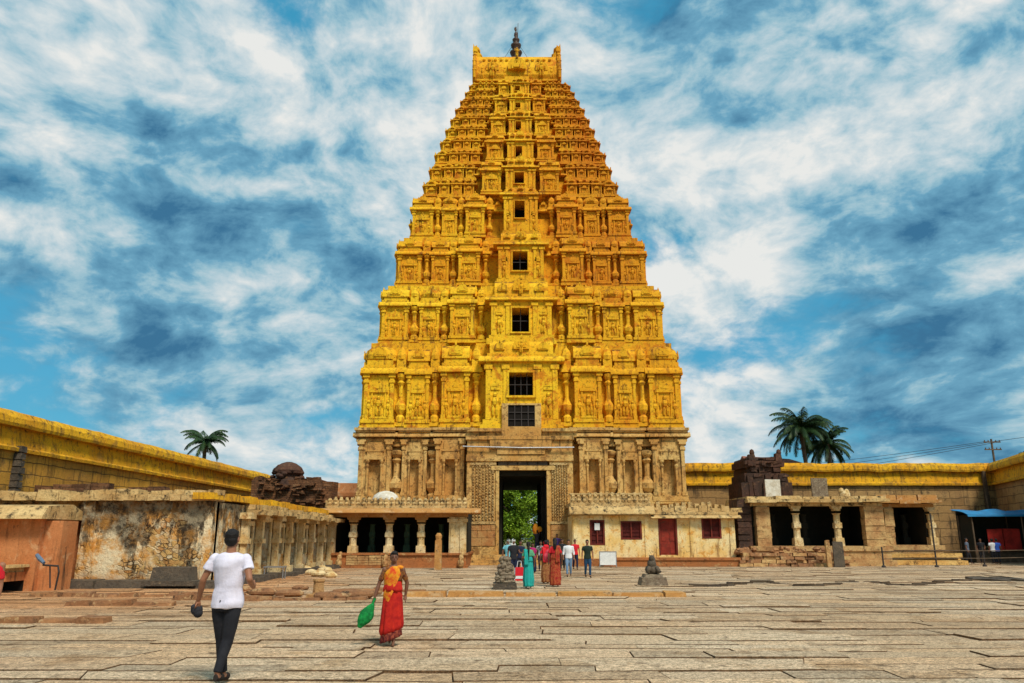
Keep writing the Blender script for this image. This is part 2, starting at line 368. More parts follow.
shade = t.math('ADD', t.math('ADD', t.math('ADD', t.math('MULTIPLY', nL, .75), .155), lit),
   blobs([(210, 280, 110, -.26), (860, 380, 120, -.22), (900, 195, 80, -.20), (740, 30, 120, -.20), (600, 15, 110, -.16), (210, 30, 100, -.16), (340, 320, 60, -.12), (960, 250, 90, -.16), (380, 150, 60, -.10), (940, 400, 90, -.12),
          (100, 50, 100, .16), (740, 180, 120, .18), (810, 100, 90, .14), (300, 190, 110, .14), (440, 80, 80, .2), (70, 280, 70, .16), (290, 350, 80, .12), (740, 365, 70, .18), (990, 130, 60, .16), (640, 120, 80, .18), (700, 280, 80, .14)]))
fine = t.noise(q, 17, 8, .62, 0)
shade = t.math('ADD', shade, t.math('MULTIPLY', t.math('SUBTRACT', fine, .5), .6))
nis = t.mix(1, t.vmath('MULTIPLY', sky.outputs[0], (.05, .078, .085)), (1, 1, 1), 'MULTIPLY')
cr = t.add('ShaderNodeValToRGB'); t.put(cr.inputs[0], shade)
e = cr.color_ramp.elements
e[0].position = .14; e[0].color = (.03, .11, .20, 1); e[1].position = .82; e[1].color = (.53, .535, .52, 1)
for p_, c_ in ((.40, (.10, .245, .345, 1)), (.50, (.20, .335, .40, 1)), (.63, (.34, .42, .455, 1))):
    x_ = e.new(p_); x_.color = c_
base = t.mix(.75, nis, (.025, .225, .36))
colr = t.mix(t.rng(cover, .37, .53), base, cr.outputs[0])
t.put(bg.inputs[0], colr); bg.inputs[1].default_value = 1.0

sl = bpy.data.lights.new('sun', 'SUN'); so = bpy.data.objects.new('sun', sl); C.objects.link(so)
sl.energy = 2.3; sl.angle = R(14); sl.color = (1, .93, .82)
az, el = R(SUN_AZ), R(SUN_EL)
sd = Vector((math.sin(az)*math.cos(el), math.cos(az)*math.cos(el), math.sin(el)))
so.rotation_euler = sd.to_track_quat('Z', 'Y').to_euler(); so.location = (-20, -20, 60)

vs_ = S.view_settings; vs_.view_transform = 'Standard'; vs_.look = 'None'; vs_.gamma = 1; vs_.exposure = .62
S.display_settings.display_device = 'sRGB'

# ------------------------------------------------------------------ ground
mb = MB(); g = 2000
mb._add([(-g, -g, -.06), (g, -g, -.06), (g, g, -.06), (-g, g, -.06)], [(0, 1, 2, 3)])
tag(obj('ground', mb, M['land']), kind='structure')
mb = MB(); mb._add([(-30, -6, -.045), (48, -6, -.045), (48, 74, -.045), (-30, 74, -.045)], [(0, 1, 2, 3)])
tag(obj('courtyard_earth', mb, M['dirtground']), kind='structure')

rn = random.Random(5)
mb = MB()
def lvl(x, y): return .018*mnoise.noise(Vector((x*.25, y*.25, 0)))
ys_ = [1.0]
while ys_[-1] < 60: ys_.append(ys_[-1]+rn.uniform(.35, 1.0)*(1 if ys_[-1] < 30 else 1.2))
def by(r, x):
    return ys_[r]+.30*mnoise.noise(Vector((x*.13, ys_[r]*.22, 3)))+.05*mnoise.noise(Vector((x*.7, r*7.3, 1)))
for r in range(len(ys_)-1):
    y = ys_[r]; d_ = ys_[r+1]-y
    x = -(8+y*.75)+rn.uniform(0, 2); xe = 8+y*.78
    sl0 = rn.uniform(-.12, .12)
    gy = rn.choice([.006, .01, .014, .02, .03])*(1+y/50)
    while x < xe:
        w = rn.uniform(.9, 3.6)
        if rn.random() < .08: gy = rn.choice([.006, .01, .014, .022, .04, .06])*(1+y/50)
        sl1 = rn.uniform(-.35, .35)*d_ if rn.random() < .35 else rn.uniform(-.06, .06)
        gx = rn.choice([.006, .008, .012, .02, .035])*(1+y/60); gz = rn.choice([0, 0, .002, .004, .007, .011, .018, .028])
        if rn.random() < .006: x += w*.35; continue
        z = lvl(x, y)+gz
        NB = 3; ring = []
        xa, xb = x+gx/2, x+w-gx/2
        for i in range(NB+1): xx = xa+(xb-xa)*i/NB; ring.append((xx, by(r, xx)+gy/2+rn.uniform(-.006, .012)))
        for i in range(NB, -1, -1): xx = (xa+sl0)+((xb+sl1)-(xa+sl0))*i/NB; ring.append((xx, by(r+1, xx)-gy/2-rn.uniform(-.006, .012)))
        tilt = (rn.uniform(-.003, .003), rn.uniform(-.005, .005))
        k = rn.uniform(.76, 1.12); wm = rn.uniform(-.08, .06)
        red = max(0, min(1, (-x-5-.18*abs(y-27))/5))*max(0, min(1, (y-17)/4))
        mb.fc = (k*(1+wm*.6), k*(1-wm*.2)*(1-.28*red), k*(1-wm)*(1-.48*red))
        n = len(ring); pts = [(px_, py_, z+(px_-x)*tilt[0]+(py_-y)*tilt[1]) for px_, py_ in ring]
        mb._add(pts+[(p[0], p[1], -.05) for p in pts], [tuple(range(n))])
        b0 = len(mb.v)-2*n
        for i in range(n):
            mb.f.append((b0+i, b0+n+i, b0+n+(i+1) % n, b0+(i+1) % n)); mb.col.append((.3, .22, .16)); mb.mi.append(0)
        x += w; sl0 = sl1
mb.fc = None
tag(obj('courtyard_paving', mb, M['slab'], colattr=True), kind='structure')

# gaps where slabs have sunk: the broken line right of the nandi pedestal and the raised orange kerb
x0, x1 = P(404, 597, 24.4)[0], P(688, 597, 24.4)[0]
mb = MB(); x = x0
while x < x1:
    w = rn.uniform(.9, 1.8); w = min(w, x1-x)
    mb.box(x, x+w-.03, 24.4+rn.uniform(-.07, .05)+rn.uniform(0, .12), 25.0, -.03, .14+rn.uniform(-.05, .02), .03, .03, .02); x += w
tag(obj('stone_kerb', mb, M['kerb']), 'long low orange stone kerb crossing the courtyard in front of the gateway', 'kerb')

# ------------------------------------------------------------------ the gateway tower
TX, TY = .7, 65.0
# (row of the storey's foot, half width in pixels)
ROWS = [(430, 161), (345, 142), (288, 125), (240, 110), (198, 96), (165, 84), (139, 73), (117, 63), (99, 53), (84, 45)]
def solve(py, hp):
    hw = 8
    for _ in range(30):
        hd = 2.0+(hw-3.7)*.79
        Yf = TY-hd
        v = (341.5-py)/F; fw = CP-v*SP
        hw = hp/F/fw*Yf
    return hw, 2.0+(hw-3.7)*.79, CAMH+(SP+v*CP)/fw*Yf
LV = [solve(*q) for q in ROWS]
tower = empty('temple_tower', (TX, TY, 0), 'towering yellow stepped gateway tower on a carved granite base with a dark open doorway', 'temple tower')
rt = random.Random(11)

def figure(mb, x, y, z, h):
    """little relief figure standing out of a wall at plane y"""
    d = h*.13; sw = rt.uniform(-.12, .12)*h
    mb.ell((x, y, z+h*.88), (h*.09, d*.8, h*.11), 6, 4)
    mb.ell((x, y, z+h*.62), (h*.15, d, h*.2), 6, 4)
    mb.ell((x-h*.07+sw*.3, y, z+h*.25), (h*.07, d*.8, h*.27), 5, 4)
    mb.ell((x+h*.08+sw*.5, y, z+h*.25), (h*.07, d*.8, h*.27), 5, 4)
    mb.ell((x+h*.2, y, z+h*(.6+rt.uniform(-.1, .2))), (h*.05, d*.6, h*.18), 5, 4)
    mb.ell((x-h*.2, y, z+h*(.6+rt.uniform(-.1, .2))), (h*.05, d*.6, h*.18), 5, 4)

def kapota(mb, x0, x1, yb, y, z0, z1, o):
    """curved overhanging eave along x: from back yb to front y-o"""
    h = z1-z0
    mb.prismx(x0-o, x1+o, [(yb, z0), (y-o*.9, z0), (y-o, z0+h*.12), (y-o*.86, z0+h*.5), (y-o*.5, z0+h*.82), (y-o*.2, z1), (yb, z1)])

def horseshoe(mb, cx, y, cz, r, th):
    n = 9; out = []; 
    prof = [(cx+r*math.cos(math.pi*(-.12+1.24*k/n)), cz+r*math.sin(math.pi*(-.12+1.24*k/n))) for k in range(n+1)]
    mb.prismy(y-th, y+th*.5, prof)
    inner = [(cx+r*.6*math.cos(math.pi*(-.1+1.2*k/7)), cz+r*.6*math.sin(math.pi*(-.1+1.2*k/7))) for k in range(8)]
    mb.prismy(y-th*1.5, y-th*.9, inner)
    mb.ell((cx, y-th, cz+r*1.12), (r*.16, th, r*.3), 5, 4)

def pavilion(mb, cx, w, yf, yb, z0, z1, roof='barrel', niche=True, det=1):
    h = z1-z0; Z = lambda f: z0+h*f
    X = lambda f: (cx-w*f/2, cx+w*f/2)
    p = w*.03+.03
    mb.box(*X(1.04), yf-p, yb, Z(0), Z(.045))
    mb.box(*X(.94), yf+.01, yb, Z(.045), Z(.075))
    mb.box(*X(1.0), yf-p*.6, yb, Z(.075), Z(.115))
    mb.box(*X(.84), yf+p*1.6, yb, Z(.115), Z(.62))
    for s in (-1, 1):                                  # pilasters
        xx = cx+s*w*.385; pw = w*.055
        mb.box(xx-pw*1.3, xx+pw*1.3, yf-.01, yb-.02, Z(.115), Z(.16))
        mb.box(xx-pw, xx+pw, yf+p*.5, yb-.02, Z(.16), Z(.53))
        mb.box(xx-pw*1.5, xx+pw*1.5, yf, yb-.02, Z(.53), Z(.56))
        mb.box(xx-pw*1.1, xx+pw*1.1, yf+p*.4, yb-.02, Z(.56), Z(.59))
        mb.box(xx-pw*1.9, xx+pw*1.9, yf-.02, yb-.02, Z(.59), Z(.625))
    if niche:
        nw = w*.2; yy = yf+p*1.6
        for s in (-1, 1): mb.box(cx+s*nw-.025*w, cx+s*nw+.025*w, yy-.05-p*.3, yy+.05, Z(.14), Z(.42))
        mb.box(cx-nw*1.35, cx+nw*1.35, yy-.1-p*.3, yy+.05, Z(.42), Z(.455))
        horseshoe(mb, cx, yy-.05, Z(.475), nw*.85, .05)
        mb.box(cx-nw*1.3, cx+nw*1.3, yy-.08, yy+.05, Z(.125), Z(.15))
        if det:
            mb.box(cx-nw*.62, cx+nw*.62, yy-.012, yy+.04, Z(.15), Z(.40))
            figure(mb, cx, yy-.05, Z(.15), h*.24)
            if w > 1.6:
                for s in (-1, 1): figure(mb, cx+s*w*.29, yy-.04, Z(.14), h*.2)
    kapota(mb, *X(.98), yb, yf+.02, Z(.63), Z(.70), .05*w+.05)
    mb.box(*X(.9), yf+.03, yb-.01, Z(.70), Z(.735))
    # dentils
    n = max(3, int(w/.28))
    for k in range(n):
        xx = cx-w*.43+w*.86*(k+.5)/n
        mb.box(xx-w*.86/n*.28, xx+w*.86/n*.28, yf-.015, yf+.2, Z(.703), Z(.728))
    mb.box(*X(.78), yf+.08, yb-.01, Z(.735), Z(.79))
    y0 = yf+.02; D = max(.5, min(w*.9, 1.6)); yc = y0+D/2
    if roof == 'dome':
        mb.lathe(cx, yc, [(w*.4, Z(.79)), (w*.5, Z(.81)), (w*.52, Z(.86)), (w*.47, Z(.915)), (w*.33, Z(.955)), (w*.15, Z(.975)), (w*.08, Z(.985)), (w*.09, Z(1.0)), (w*.02, Z(1.035))], 14, 1, D/w)
        horseshoe(mb, cx, y0-.02, Z(.865), w*.2, .05)
    else:
        hh = h*.16; n = 8
        prof = [(yc-D/2*1.04*math.cos(math.pi*k/n), Z(.79)+hh*(math.sin(math.pi*k/n)**.8 if 0 < k < n else 0)) for k in range(n+1)]
        mb.prismx(*X(.92), list(prof))
        for s in (-1, 1): mb.lathe(cx+s*w*.47, yc, [(.04*w+.03, Z(.79)), (.05*w+.03, Z(.9)), (.015, Z(1.0))], 6)
        horseshoe(mb, cx, y0-.03, Z(.855), min(w*.24, h*.085), .06)
        for s in (-1, 0, 1): mb.lathe(cx+s*w*.26, yc, [(.04*w, Z(.94)), (.055*w, Z(.965)), (.012, Z(1.01))], 6)

def potcolumn(mb, cx, r, yc, z0, z1, roofed=True):
    h = z1-z0; Z = lambda f: z0+h*f
    mb.lathe(cx, yc, [(r*1.3, Z(0)), (r*1.3, Z(.06)), (r*.8, Z(.09)), (r*1.5, Z(.15)), (r*1.6, Z(.21)), (r*.8, Z(.27)), (r*.6, Z(.30)), (r*.62, Z(.46)), (r*1.1, Z(.5)), (r*.7, Z(.53)), (r*1.3, Z(.57)), (r*1.5, Z(.61)), (r*.8, Z(.63))], 8)
    if roofed:
        mb.box(cx-r*1.9, cx+r*1.9, yc-r*1.5, yc+r*2, Z(.63), Z(.69), .05, .05)
        mb.box(cx-r*1.3, cx+r*1.3, yc-r*1.1, yc+r*2, Z(.69), Z(.80))
        mb.lathe(cx, yc, [(r*1.5, Z(.80)), (r*1.6, Z(.85)), (r*1.1, Z(.92)), (r*.3, Z(.96)), (r*.1, Z(1.0))], 8)

def band(mb, x0, x1, yf, yb, z0, z1):
    mb.box(x0, x1, yf, yb, z0, z1)

def windowpart(parent, cx, cz, w, h, yf, depth, bars=2):
    fr = MB(); t_ = w*.09
    for s in (-1, 1): fr.box(cx+s*(w/2+t_/2)-t_/2, cx+s*(w/2+t_/2)+t_/2, yf-.06, yf+.1, cz-h/2, cz+h/2)
    fr.box(cx-w/2-t_, cx+w/2+t_, yf-.07, yf+.1, cz+h/2, cz+h/2+t_*1.1); fr.box(cx-w/2-t_*1.3, cx+w/2+t_*1.3, yf-.1, yf+.1, cz-h/2-t_, cz-h/2)
    return fr

# storeys ----------------------------------------------------------
CW = [.25, .235, .2, .17, .17, .17, .17, .18, .19]
WIN = [(384, 24, 23), (320, 17, 24), (261, 15, 19), (209.5, 10, 17), (178, 9.5, 11), (152, 6.5, 11), (126, 5.5, 9), (105.5, 5, 5.5), (88.5, 5, 5)]
def side_elev(mb, L, D, z0, z1, det, lower):
    """simplified facade used for the flanks and the back. local x along, front plane y=-D"""
    h = z1-z0
    bays = [(-.86, .24), (-.43, .22), (0, .3), (.43, .22), (.86, .24)] if det else [(-.84, .26), (-.28, .36), (.28, .36), (.84, .26)]
    for c, w in bays:
        pavilion(mb, c*L, w*L, -D-.14, -D+.9, z0+.006, z1-.03, 'dome' if abs(c) > .8 else 'barrel', True, 0)
for i in range(9):
    hw, hd, z0 = LV[i]; hw2, hd2, z1 = LV[i+1]; h = z1-z0; low = i < 4
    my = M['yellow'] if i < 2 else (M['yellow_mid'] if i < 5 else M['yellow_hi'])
    yf = -hd
    T0 = Matrix.Translation((TX - .0*i, TY, 0))
    st = MB(); st.T = T0
    cw = CW[i]*hw
    # footing mouldings round the whole storey
    zf = z0-.04*h
    for (o, a, b_) in ((.16, -.06, .0), (.02, .0, .04), (.1, .04, .085)):
        st.box(-hw-o, hw+o, -hd-o, hd+o, z0+a*h, z0+b_*h)
    # core : a tube with the window shaft left open in the middle
    wpy, wpw, wph = WIN[i]
    prd = (.62*(hw/12)+.22) if i == 0 else (.95*(hw/12)+.3)                                       # how far the centre bay stands proud
    ywp = TY+yf-prd
    wx0, _, wz = P(521-.45*i-wpw/2, wpy, ywp); wx1 = P(521-.45*i+wpw/2, wpy, ywp)[0]
    wzt = P(521, wpy-wph/2, ywp)[2]; wzb = P(521, wpy+wph/2, ywp)[2]
    wc = (wx0+wx1)/2-TX; ww = wx1-wx0
    inset = .42
    zt = z0+.74*h
    two = i >= 3
    hwB, hdB, zm = (hw+hw2)/2, (hd+hd2)/2, (z0+z1)/2
    for (H_, D_, za_, zb__) in (((hw, hd, z0, zm), (hwB, hdB, zm-.02, z1+.06)) if two else ((hw, hd, z0, z1+.06),)):
        st.box(-H_+inset, wc-ww/2-.02, -D_+inset, D_-inset, za_, zb__); st.box(wc+ww/2+.02, H_-inset, -D_+inset, D_-inset, za_, zb__)
    st.box(wc-ww/2-.02, wc+ww/2+.02, yf+inset+1.6, hd-inset, z0, z1+.05)
    st.box(wc-ww/2-.02, wc+ww/2+.02, yf+inset, yf+inset+1.6, wzt, z1+.05); st.box(wc-ww/2-.02, wc+ww/2+.02, yf+inset, yf+inset+1.6, z0, wzb)
    # running eave between pavilions
    for s in (-1, 1):
        a, b_ = sorted((s*cw*1.02, s*(hw*(.5 if two else 1)-.3)))
        kapota(st, a, b_, yf+inset+.1, yf+.3, z0+.63*h, z0+.70*h, .22)
        st.box(a, b_, yf+.28, yf+inset+.1, z0+.70*h, z0+.80*h)
        n = int((b_-a)/.55)
        for k in range(n):                                       # small arches on the eave
            xx = a+(b_-a)*(k+.5)/n
            horseshoe(st, xx, yf+.2, z0+.80*h, .17*(hw/12)+.06, .05)
    # flanks and back
    for ang, L, D in ((90, hd-.05, hw), (-90, hd-.05, hw), (180, hw-.05, hd)):
        st.T = T0 @ Matrix.Rotation(R(ang), 4, 'Z')
        if two:
            side_elev(st, L, D, z0, zm+.03*h, False, low); side_elev(st, L-(hw-hwB), D-(hw-hwB), zm, z1, False, low)
        else:
            kapota(st, -L+.2, L-.2, -D+inset+.1, -D+.3, z0+.634*h, z0+.698*h, .2); side_elev(st, L, D, z0, z1, low, low)
    st.T = T0
    sto = obj('storey', st, my, tower)
    def pav(*a, **k):
        mb = MB(); mb.T = T0; pavilion(mb, *a, **k); return obj('pavilion', mb, my, sto)
    # centre bay with its window
    cb_ = MB(); cb_.T = T0; yc = yf-prd
    zbt = z0+.66*h
    zw0 = wzb; zw1 = min(wzt, z0+.93*h)
    cb_.box(-cw*1.03, cw*1.03, yc-.1, yf+.5, z0-.05*h, z0+.045*h); cb_.box(-cw*.96, cw*.96, yc-.0, yf+.5, z0+.045*h, min(z0+.10*h, wzb-.01))
    topz = max(z0+.62*h, wzt+.12*h)
    cb_.box(-cw*.9, wc-ww/2, yc+.06, yf+.5, z0+.09*h, topz); cb_.box(wc+ww/2, cw*.9, yc+.06, yf+.5, z0+.09*h, topz)
    cb_.box(wc-ww/2, wc+ww/2, yc+.06, yf+.5, min(z0+.09*h, wzb-.02), wzb); cb_.box(wc-ww/2, wc+ww/2, yc+.06, yf+.5, wzt, topz)
    for s in (-1, 1):
        for f, pw in ((.83, .05), (.40 if i < 2 else .55, .045)):
            xx = s*cw*f; ww_ = cw*pw+.03
            if abs(xx-wc) < ww/2+ww_: continue
            cb_.box(xx-ww_, xx+ww_, yc-.02, yc+.3, z0+.1*h, topz-.06*h); cb_.box(xx-ww_*1.8, xx+ww_*1.8, yc-.07, yc+.3, topz-.08*h, topz-.03*h)
        if i < 4:
            figure(cb_, s*cw*.66, yc+.04, z0+.13*h, .28*h)
            cb_.box(s*cw*.66-cw*.12, s*cw*.66+cw*.12, yc-.02, yc+.2, z0+.43*h, z0+.46*h)
            horseshoe(cb_, s*cw*.66, yc+.03, z0+.48*h, cw*.1, .05)
    eh = .07*h
    kapota(cb_, -cw*.98, cw*.98, yf+.5, yc+.04, topz, topz+eh, .16*(hw/12)+.12)
    cb_.box(-cw*.86, cw*.86, yc+.1, yf+.52, topz+eh, topz+eh*1.5)
    n = int(cw*2/.3)
    for k in range(n):
        xx = -cw*.84+cw*1.68*(k+.5)/n; cb_.box(xx-.07, xx+.07, yc+.05, yc+.3, topz+eh*1.02, topz+eh*1.4)
    # sala roof over the centre
    za = topz+eh*1.5; zb = max(z1+.03*h, za+.12*h); D = prd+.5
    prof = [(yc+.12+D/2-D/2*math.cos(math.pi*k/8), za+(zb-za)*(math.sin(math.pi*k/8)**.7 if 0 < k < 8 else 0)) for k in range(9)]
    cb_.prismx(-cw*.8, cw*.8, prof)
    horseshoe(cb_, 0, yc+.06, za+(zb-za)*.45, min(cw*.3, (zb-za)*.52), .09)
    if i < 3: figure(cb_, 0, yc-.05, za, (zb-za)*.8)
    for s in (-1, 1): horseshoe(cb_, s*cw*.55, yc+.08, za+(zb-za)*.35, min(cw*.16, (zb-za)*.34), .06)
    obj('window_bay', cb_, my, sto)
    # the window: dark shaft, frame, bars
    vd = MB(); vd.T = T0
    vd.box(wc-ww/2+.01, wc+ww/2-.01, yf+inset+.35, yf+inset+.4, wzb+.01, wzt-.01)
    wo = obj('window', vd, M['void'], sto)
    fr = windowpart(sto, wc, (wzb+wzt)/2, ww, wzt-wzb, yc, 1)
    if True:
        f2 = MB(); f2.T = T0; f2.v = []; 
        for q in fr.v: f2.v.append(tuple(T0 @ Vector(q)))
        f2.f = fr.f; f2.col = fr.col; f2.mi = fr.mi
        obj('window_frame', f2, my, sto)
    if i < 3:
        br = MB(); br.T = T0
        for k in range(1, 4 if i == 0 else 2): xx = wc-ww/2+ww*k/(4 if i == 0 else 2); br.box(xx-.025, xx+.025, yc+.3, yc+.35, wzb, wzt)
        br.box(wc-ww/2, wc+ww/2, yc+.3-.01, yc+.36, wzb+(wzt-wzb)*.5-.025, wzb+(wzt-wzb)*.5+.025)
        obj('window_bars', br, M['iron'], sto)
    # the pavilions on each side
    zp = z1
    if low:
        for s in (-1, 1):
            f = hw
            pav(s*.415*f, .19*f, yf-(.42 if i == 0 else .72)*(hw/12)-.05, yf+.5, z0, z1+.02*h, roof='barrel')
            pav(s*.65*f, .155*f, yf-.12, yf+.5, z0, z1-.01*h, roof='dome' if i % 2 else 'barrel')
            pav(s*.895*f, .21*f, yf-.2, yf+.7, z0, z1+.0*h, roof='dome' if i == 0 else 'barrel')
            for c in (.285, .545, .76):
                pc = MB(); pc.T = T0; potcolumn(pc, s*c*f, .022*f, yf+.15, z0+.09*h, z0+.98*h)
                obj('pot_column', pc, my, sto)
    else:
        for s in (-1, 1):
            f = hw
            pav(s*.30*f, .22*f, yf-.62*(hw/8)-.06, yf+.5, z0, z1+.01*h, roof='barrel')
            for (H_, D_, za_, zb__) in ((hw, hd, z0, zm+.02*h), (hwB, hdB, zm, z1)):
                hh = zb__-za_; y_ = -D_
                x0_, x1_ = .47*hw, .86*H_; bw = x1_-x0_; bc = s*(x0_+x1_)/2
                pb = MB(); pb.T = T0                               # broad outer bay with three little shrines
                pb.box(bc-bw/2-.05, bc+bw/2+.05, y_-.34, y_+.5, za_-.05*hh, za_+.10*hh)
                for k in (-1, 0, 1): pavilion(pb, bc+k*bw*.33, bw*.31, y_-.2-(.07 if k == 0 else 0), y_+.5, za_+.05*hh, zb__-.02*hh, 'dome' if k else 'barrel', True, 0)
                kapota(pb, bc-bw/2+.03, bc+bw/2-.03, y_+.45, y_-.1, za_+.63*hh, za_+.705*hh, .2)
                obj('pavilion', pb, my, sto)
                pb = MB(); pb.T = T0; w_ = .14*H_
                pavilion(pb, s*(H_-w_/2), w_*.96, y_+.03, y_+.7, za_, zb__-.01*hh, 'dome', True, 0)
                obj('pavilion', pb, my, sto)
# guardian-like lumps and birds' droppings are left to the material
# the barrel roof -----------------------------------------------------
hw, hd, z0 = LV[9]
Tt = Matrix.Translation((TX-.25, TY, 0))
zr = P(516, 53, TY-1.2)[2]; zh = zr+1.0
rf = MB(); rf.T = Tt; H = zr-z0; hd = 1.95; L = 3.72
rf.box(-L-.05, L+.05, -hd-.1, hd+.1, z0-.3, z0+.06*H); rf.box(-L+.2, L-.2, -hd+.15, hd-.15, z0+.06*H, z0+.14*H)
rf.box(-L-.0, L+.0, -hd-.02, hd+.02, z0+.14*H, z0+.19*H)
rf.prismx(-L+.02, L-.02, [(-hd*.93, z0+.19*H), (-hd*1.02, z0+.3*H), (-hd*1.0, z0+.5*H), (-hd*.86, z0+.72*H), (-hd*.6, z0+.9*H), (-hd*.25, z0+.985*H), (hd*.25, z0+.985*H), (hd*.6, z0+.9*H), (hd*.86, z0+.72*H), (hd*1.0, z0+.5*H), (hd*1.02, z0+.3*H), (hd*.93, z0+.19*H)])
for k in range(-9, 10): rf.lathe(k*.36, 0, [(.1, z0+.97*H), (.13, z0+1.0*H), (.03, z0+1.05*H)], 6)
for s in (-1, 1):
    horseshoe(rf, s*L*.6, -hd*.98, z0+.47*H, .62, .12)
    figure(rf, s*L*.6, -hd*1.08, z0+.22*H, 1.5)
    for f in (.3, .85): figure(rf, s*L*f, -hd*.98, z0+.2*H, 1.2)
    for k in range(5): rf.ell((s*L*(.25+.14*k), -hd*.9, z0+.72*H), (.16, .12, .12), 6, 4)
horseshoe(rf, 0, -hd*1.05, z0+.48*H, .85, .25); horseshoe(rf, 0, -hd*1.2, z0+.42*H, .5, .2); figure(rf, 0, -hd*1.2, z0+.72*H, .9)
rf.box(-1.1, 1.1, -hd-.35, -hd+.2, z0-.1, z0+.2*H)
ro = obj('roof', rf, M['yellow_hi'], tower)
for s in (-1, 1):
    g_ = MB(); g_.T = Tt
    out = [(-hd*.98, z0+.15*H), (-hd*1.1, z0+.4*H), (-hd*1.04, z0+.65*H), (-hd*.8, z0+.88*H), (-hd*.5, z0+1.0*H), (-hd*.3, z0+1.16*H), (0, z0+1.24*H), (hd*.3, z0+1.16*H), (hd*.5, z0+1.0*H), (hd*.8, z0+.88*H), (hd*1.04, z0+.65*H), (hd*1.1, z0+.4*H), (hd*.98, z0+.15*H)]
    a, b_ = (L-.02, L+.34) if s > 0 else (-L-.34, -L+.02)
    g_.prismx(a, b_, out)
    for k in range(11):                                     # flame border
        q = out[k+1]; g_.ell(((a+b_)/2, q[0], q[1]), (.22, .17, .17), 6, 4)
    g_.ell(((a+b_)/2-s*.1, -.3, z0+1.2*H), (.36, .6, .34), 7, 5); g_.ell(((a+b_)/2-s*.25, -.3, z0+1.05*H), (.42, .6, .28), 7, 5)
    for yy in (-hd*1.08, hd*1.08): g_.tube([((a+b_)/2, yy, z0+.2*H), ((a+b_)/2, yy*1.02, z0+.5*H), ((a+b_)/2, yy*.9, z0+.8*H)], [.13, .16, .1], 6)
    xo = L+.36; fl = [(xo-.05, z0+.9*H), (xo+.04, z0+1.12*H), (xo-.02, z0+1.30*H), (xo-.14, z0+1.22*H), (xo-.34, z0+1.26*H), (xo-.42, z0+1.1*H), (xo-.62, z0+1.02*H), (xo-.8, z0+.9*H)]
    g_.prismy(-.95, .95, [(s*x, z) for x, z in fl])
    for yy in (-1.0, -.7): g_.ell((s*(xo-.25), yy, z0+1.08*H), (.2, .14, .16), 6, 4)
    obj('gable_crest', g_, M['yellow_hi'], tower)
# finial
fz = zr; ft = P(516, 24, TY)[2]; fh = ft-fz
fi = MB(); fi.T = Matrix.Translation((TX-.32, TY, 0))
fi.lathe(0, 0, [(r*1.25, z) for r, z in [(.5, fz-.1), (.5, fz+.03*fh), (.2, fz+.08*fh), (.42, fz+.16*fh), (.48, fz+.22*fh), (.2, fz+.3*fh), (.36, fz+.36*fh), (.4, fz+.42*fh), (.15, fz+.48*fh), (.26, fz+.53*fh), (.28, fz+.57*fh), (.1, fz+.62*fh), (.16, fz+.68*fh), (.14, fz+.74*fh), (.05, fz+.78*fh), (.04, fz+.92*fh)]], 12)
fo = obj('finial', fi, M['finial'], tower, smooth=True)
fi = MB(); fi.T = Matrix.Translation((TX-.32, TY, 0))
fi.tube([(.14, 0, fz+.5*fh), (.2, 0, ft+.1)], [.035, .02], 6)
fi.box(-.17, .06, -.02, .02, fz+.84*fh, fz+.9*fh); fi.ell((-.03, 0, fz+.84*fh), (.12, .05, .2), 6, 4)
obj('staff', fi, M['finial'], fo)
fi = MB(); fi.T = Matrix.Translation((TX-.32, TY, 0))
for s in (-1, 1):
    fi.tube([(s*.2, -.1, fz+.45*fh), (s*1.15, -.3, fz)], [.018, .018], 4)
obj('stay_wire', fi, M['iron'], fo)

# granite base -------------------------------------------------------
hw, hd, zt = LV[0]; hw += .1
zb = zt+.0
T0 = Matrix.Translation((TX, TY, 0))
gb = MB(); gb.T = T0
PW = 1.95           # half width of the passage
PT = 6.35           # passage height
inn = .55
for s in (-1, 1):
    a, b_ = sorted((s*PW, s*(hw-inn)))
    gb.box(a, b_, -hd+inn, hd-inn, 0, zb-.5)
# over the passage, leaving the low window open
wA = P(508, 415, TY-hd-1.3); wB = P(535, 415, TY-hd-1.3); wzT = P(521, 404.5, TY-hd-1.3)[2]; wzB = P(521, 426, TY-hd-1.3)[2]
gb.box(-PW, PW, -hd+inn+.9, hd-inn, PT, zb-.5)
gb.box(-PW, PW, -hd+inn, -hd+inn+.9, PT, wzB-.02)
hb = zb
def mold(mb, L, D, corners=True):
    for (o, a, b_) in ((1.0, 0, .9), (.8, .9, 1.25), (.95, 1.25, 1.9), (.6, 1.9, 2.3), (.75, 2.3, 2.9), (.5, 2.9, 3.35), (.68, 3.35, 3.75), (.35, 3.75, 4.1), (.5, 4.1, 4.35)):
        for s in (-1, 1):
            x_ = sorted((s*4.2, s*(L+o-.3)))
            mb.box(x_[0], x_[1], -D-o+.3, -D+1.2, a, b_)
mold(gb, hw, hd)
for ang, L, D in ((90, hd, hw), (-90, hd, hw), (180, hw, hd)):
    gb.T = T0 @ Matrix.Rotation(R(ang), 4, 'Z')
    k_ = .007
    if ang == 180: mold(gb, hw-.02, hd)
    else:
        for (o, a, b_) in ((1.0, 0, .9), (.8, .9, 1.25), (.95, 1.25, 1.9), (.6, 1.9, 2.3), (.75, 2.3, 2.9), (.5, 2.9, 3.35), (.68, 3.35, 3.75), (.35, 3.75, 4.1), (.5, 4.1, 4.35)):
            gb.box(-L-o+.32, L+o-.32, -D-o+.3+k_, -D+1.2, a+.004, b_-.004)
gb.T = T0
gbo = obj('granite_base', gb, M['granite'], tower)
zW0, zW1 = 4.35, zb-.55
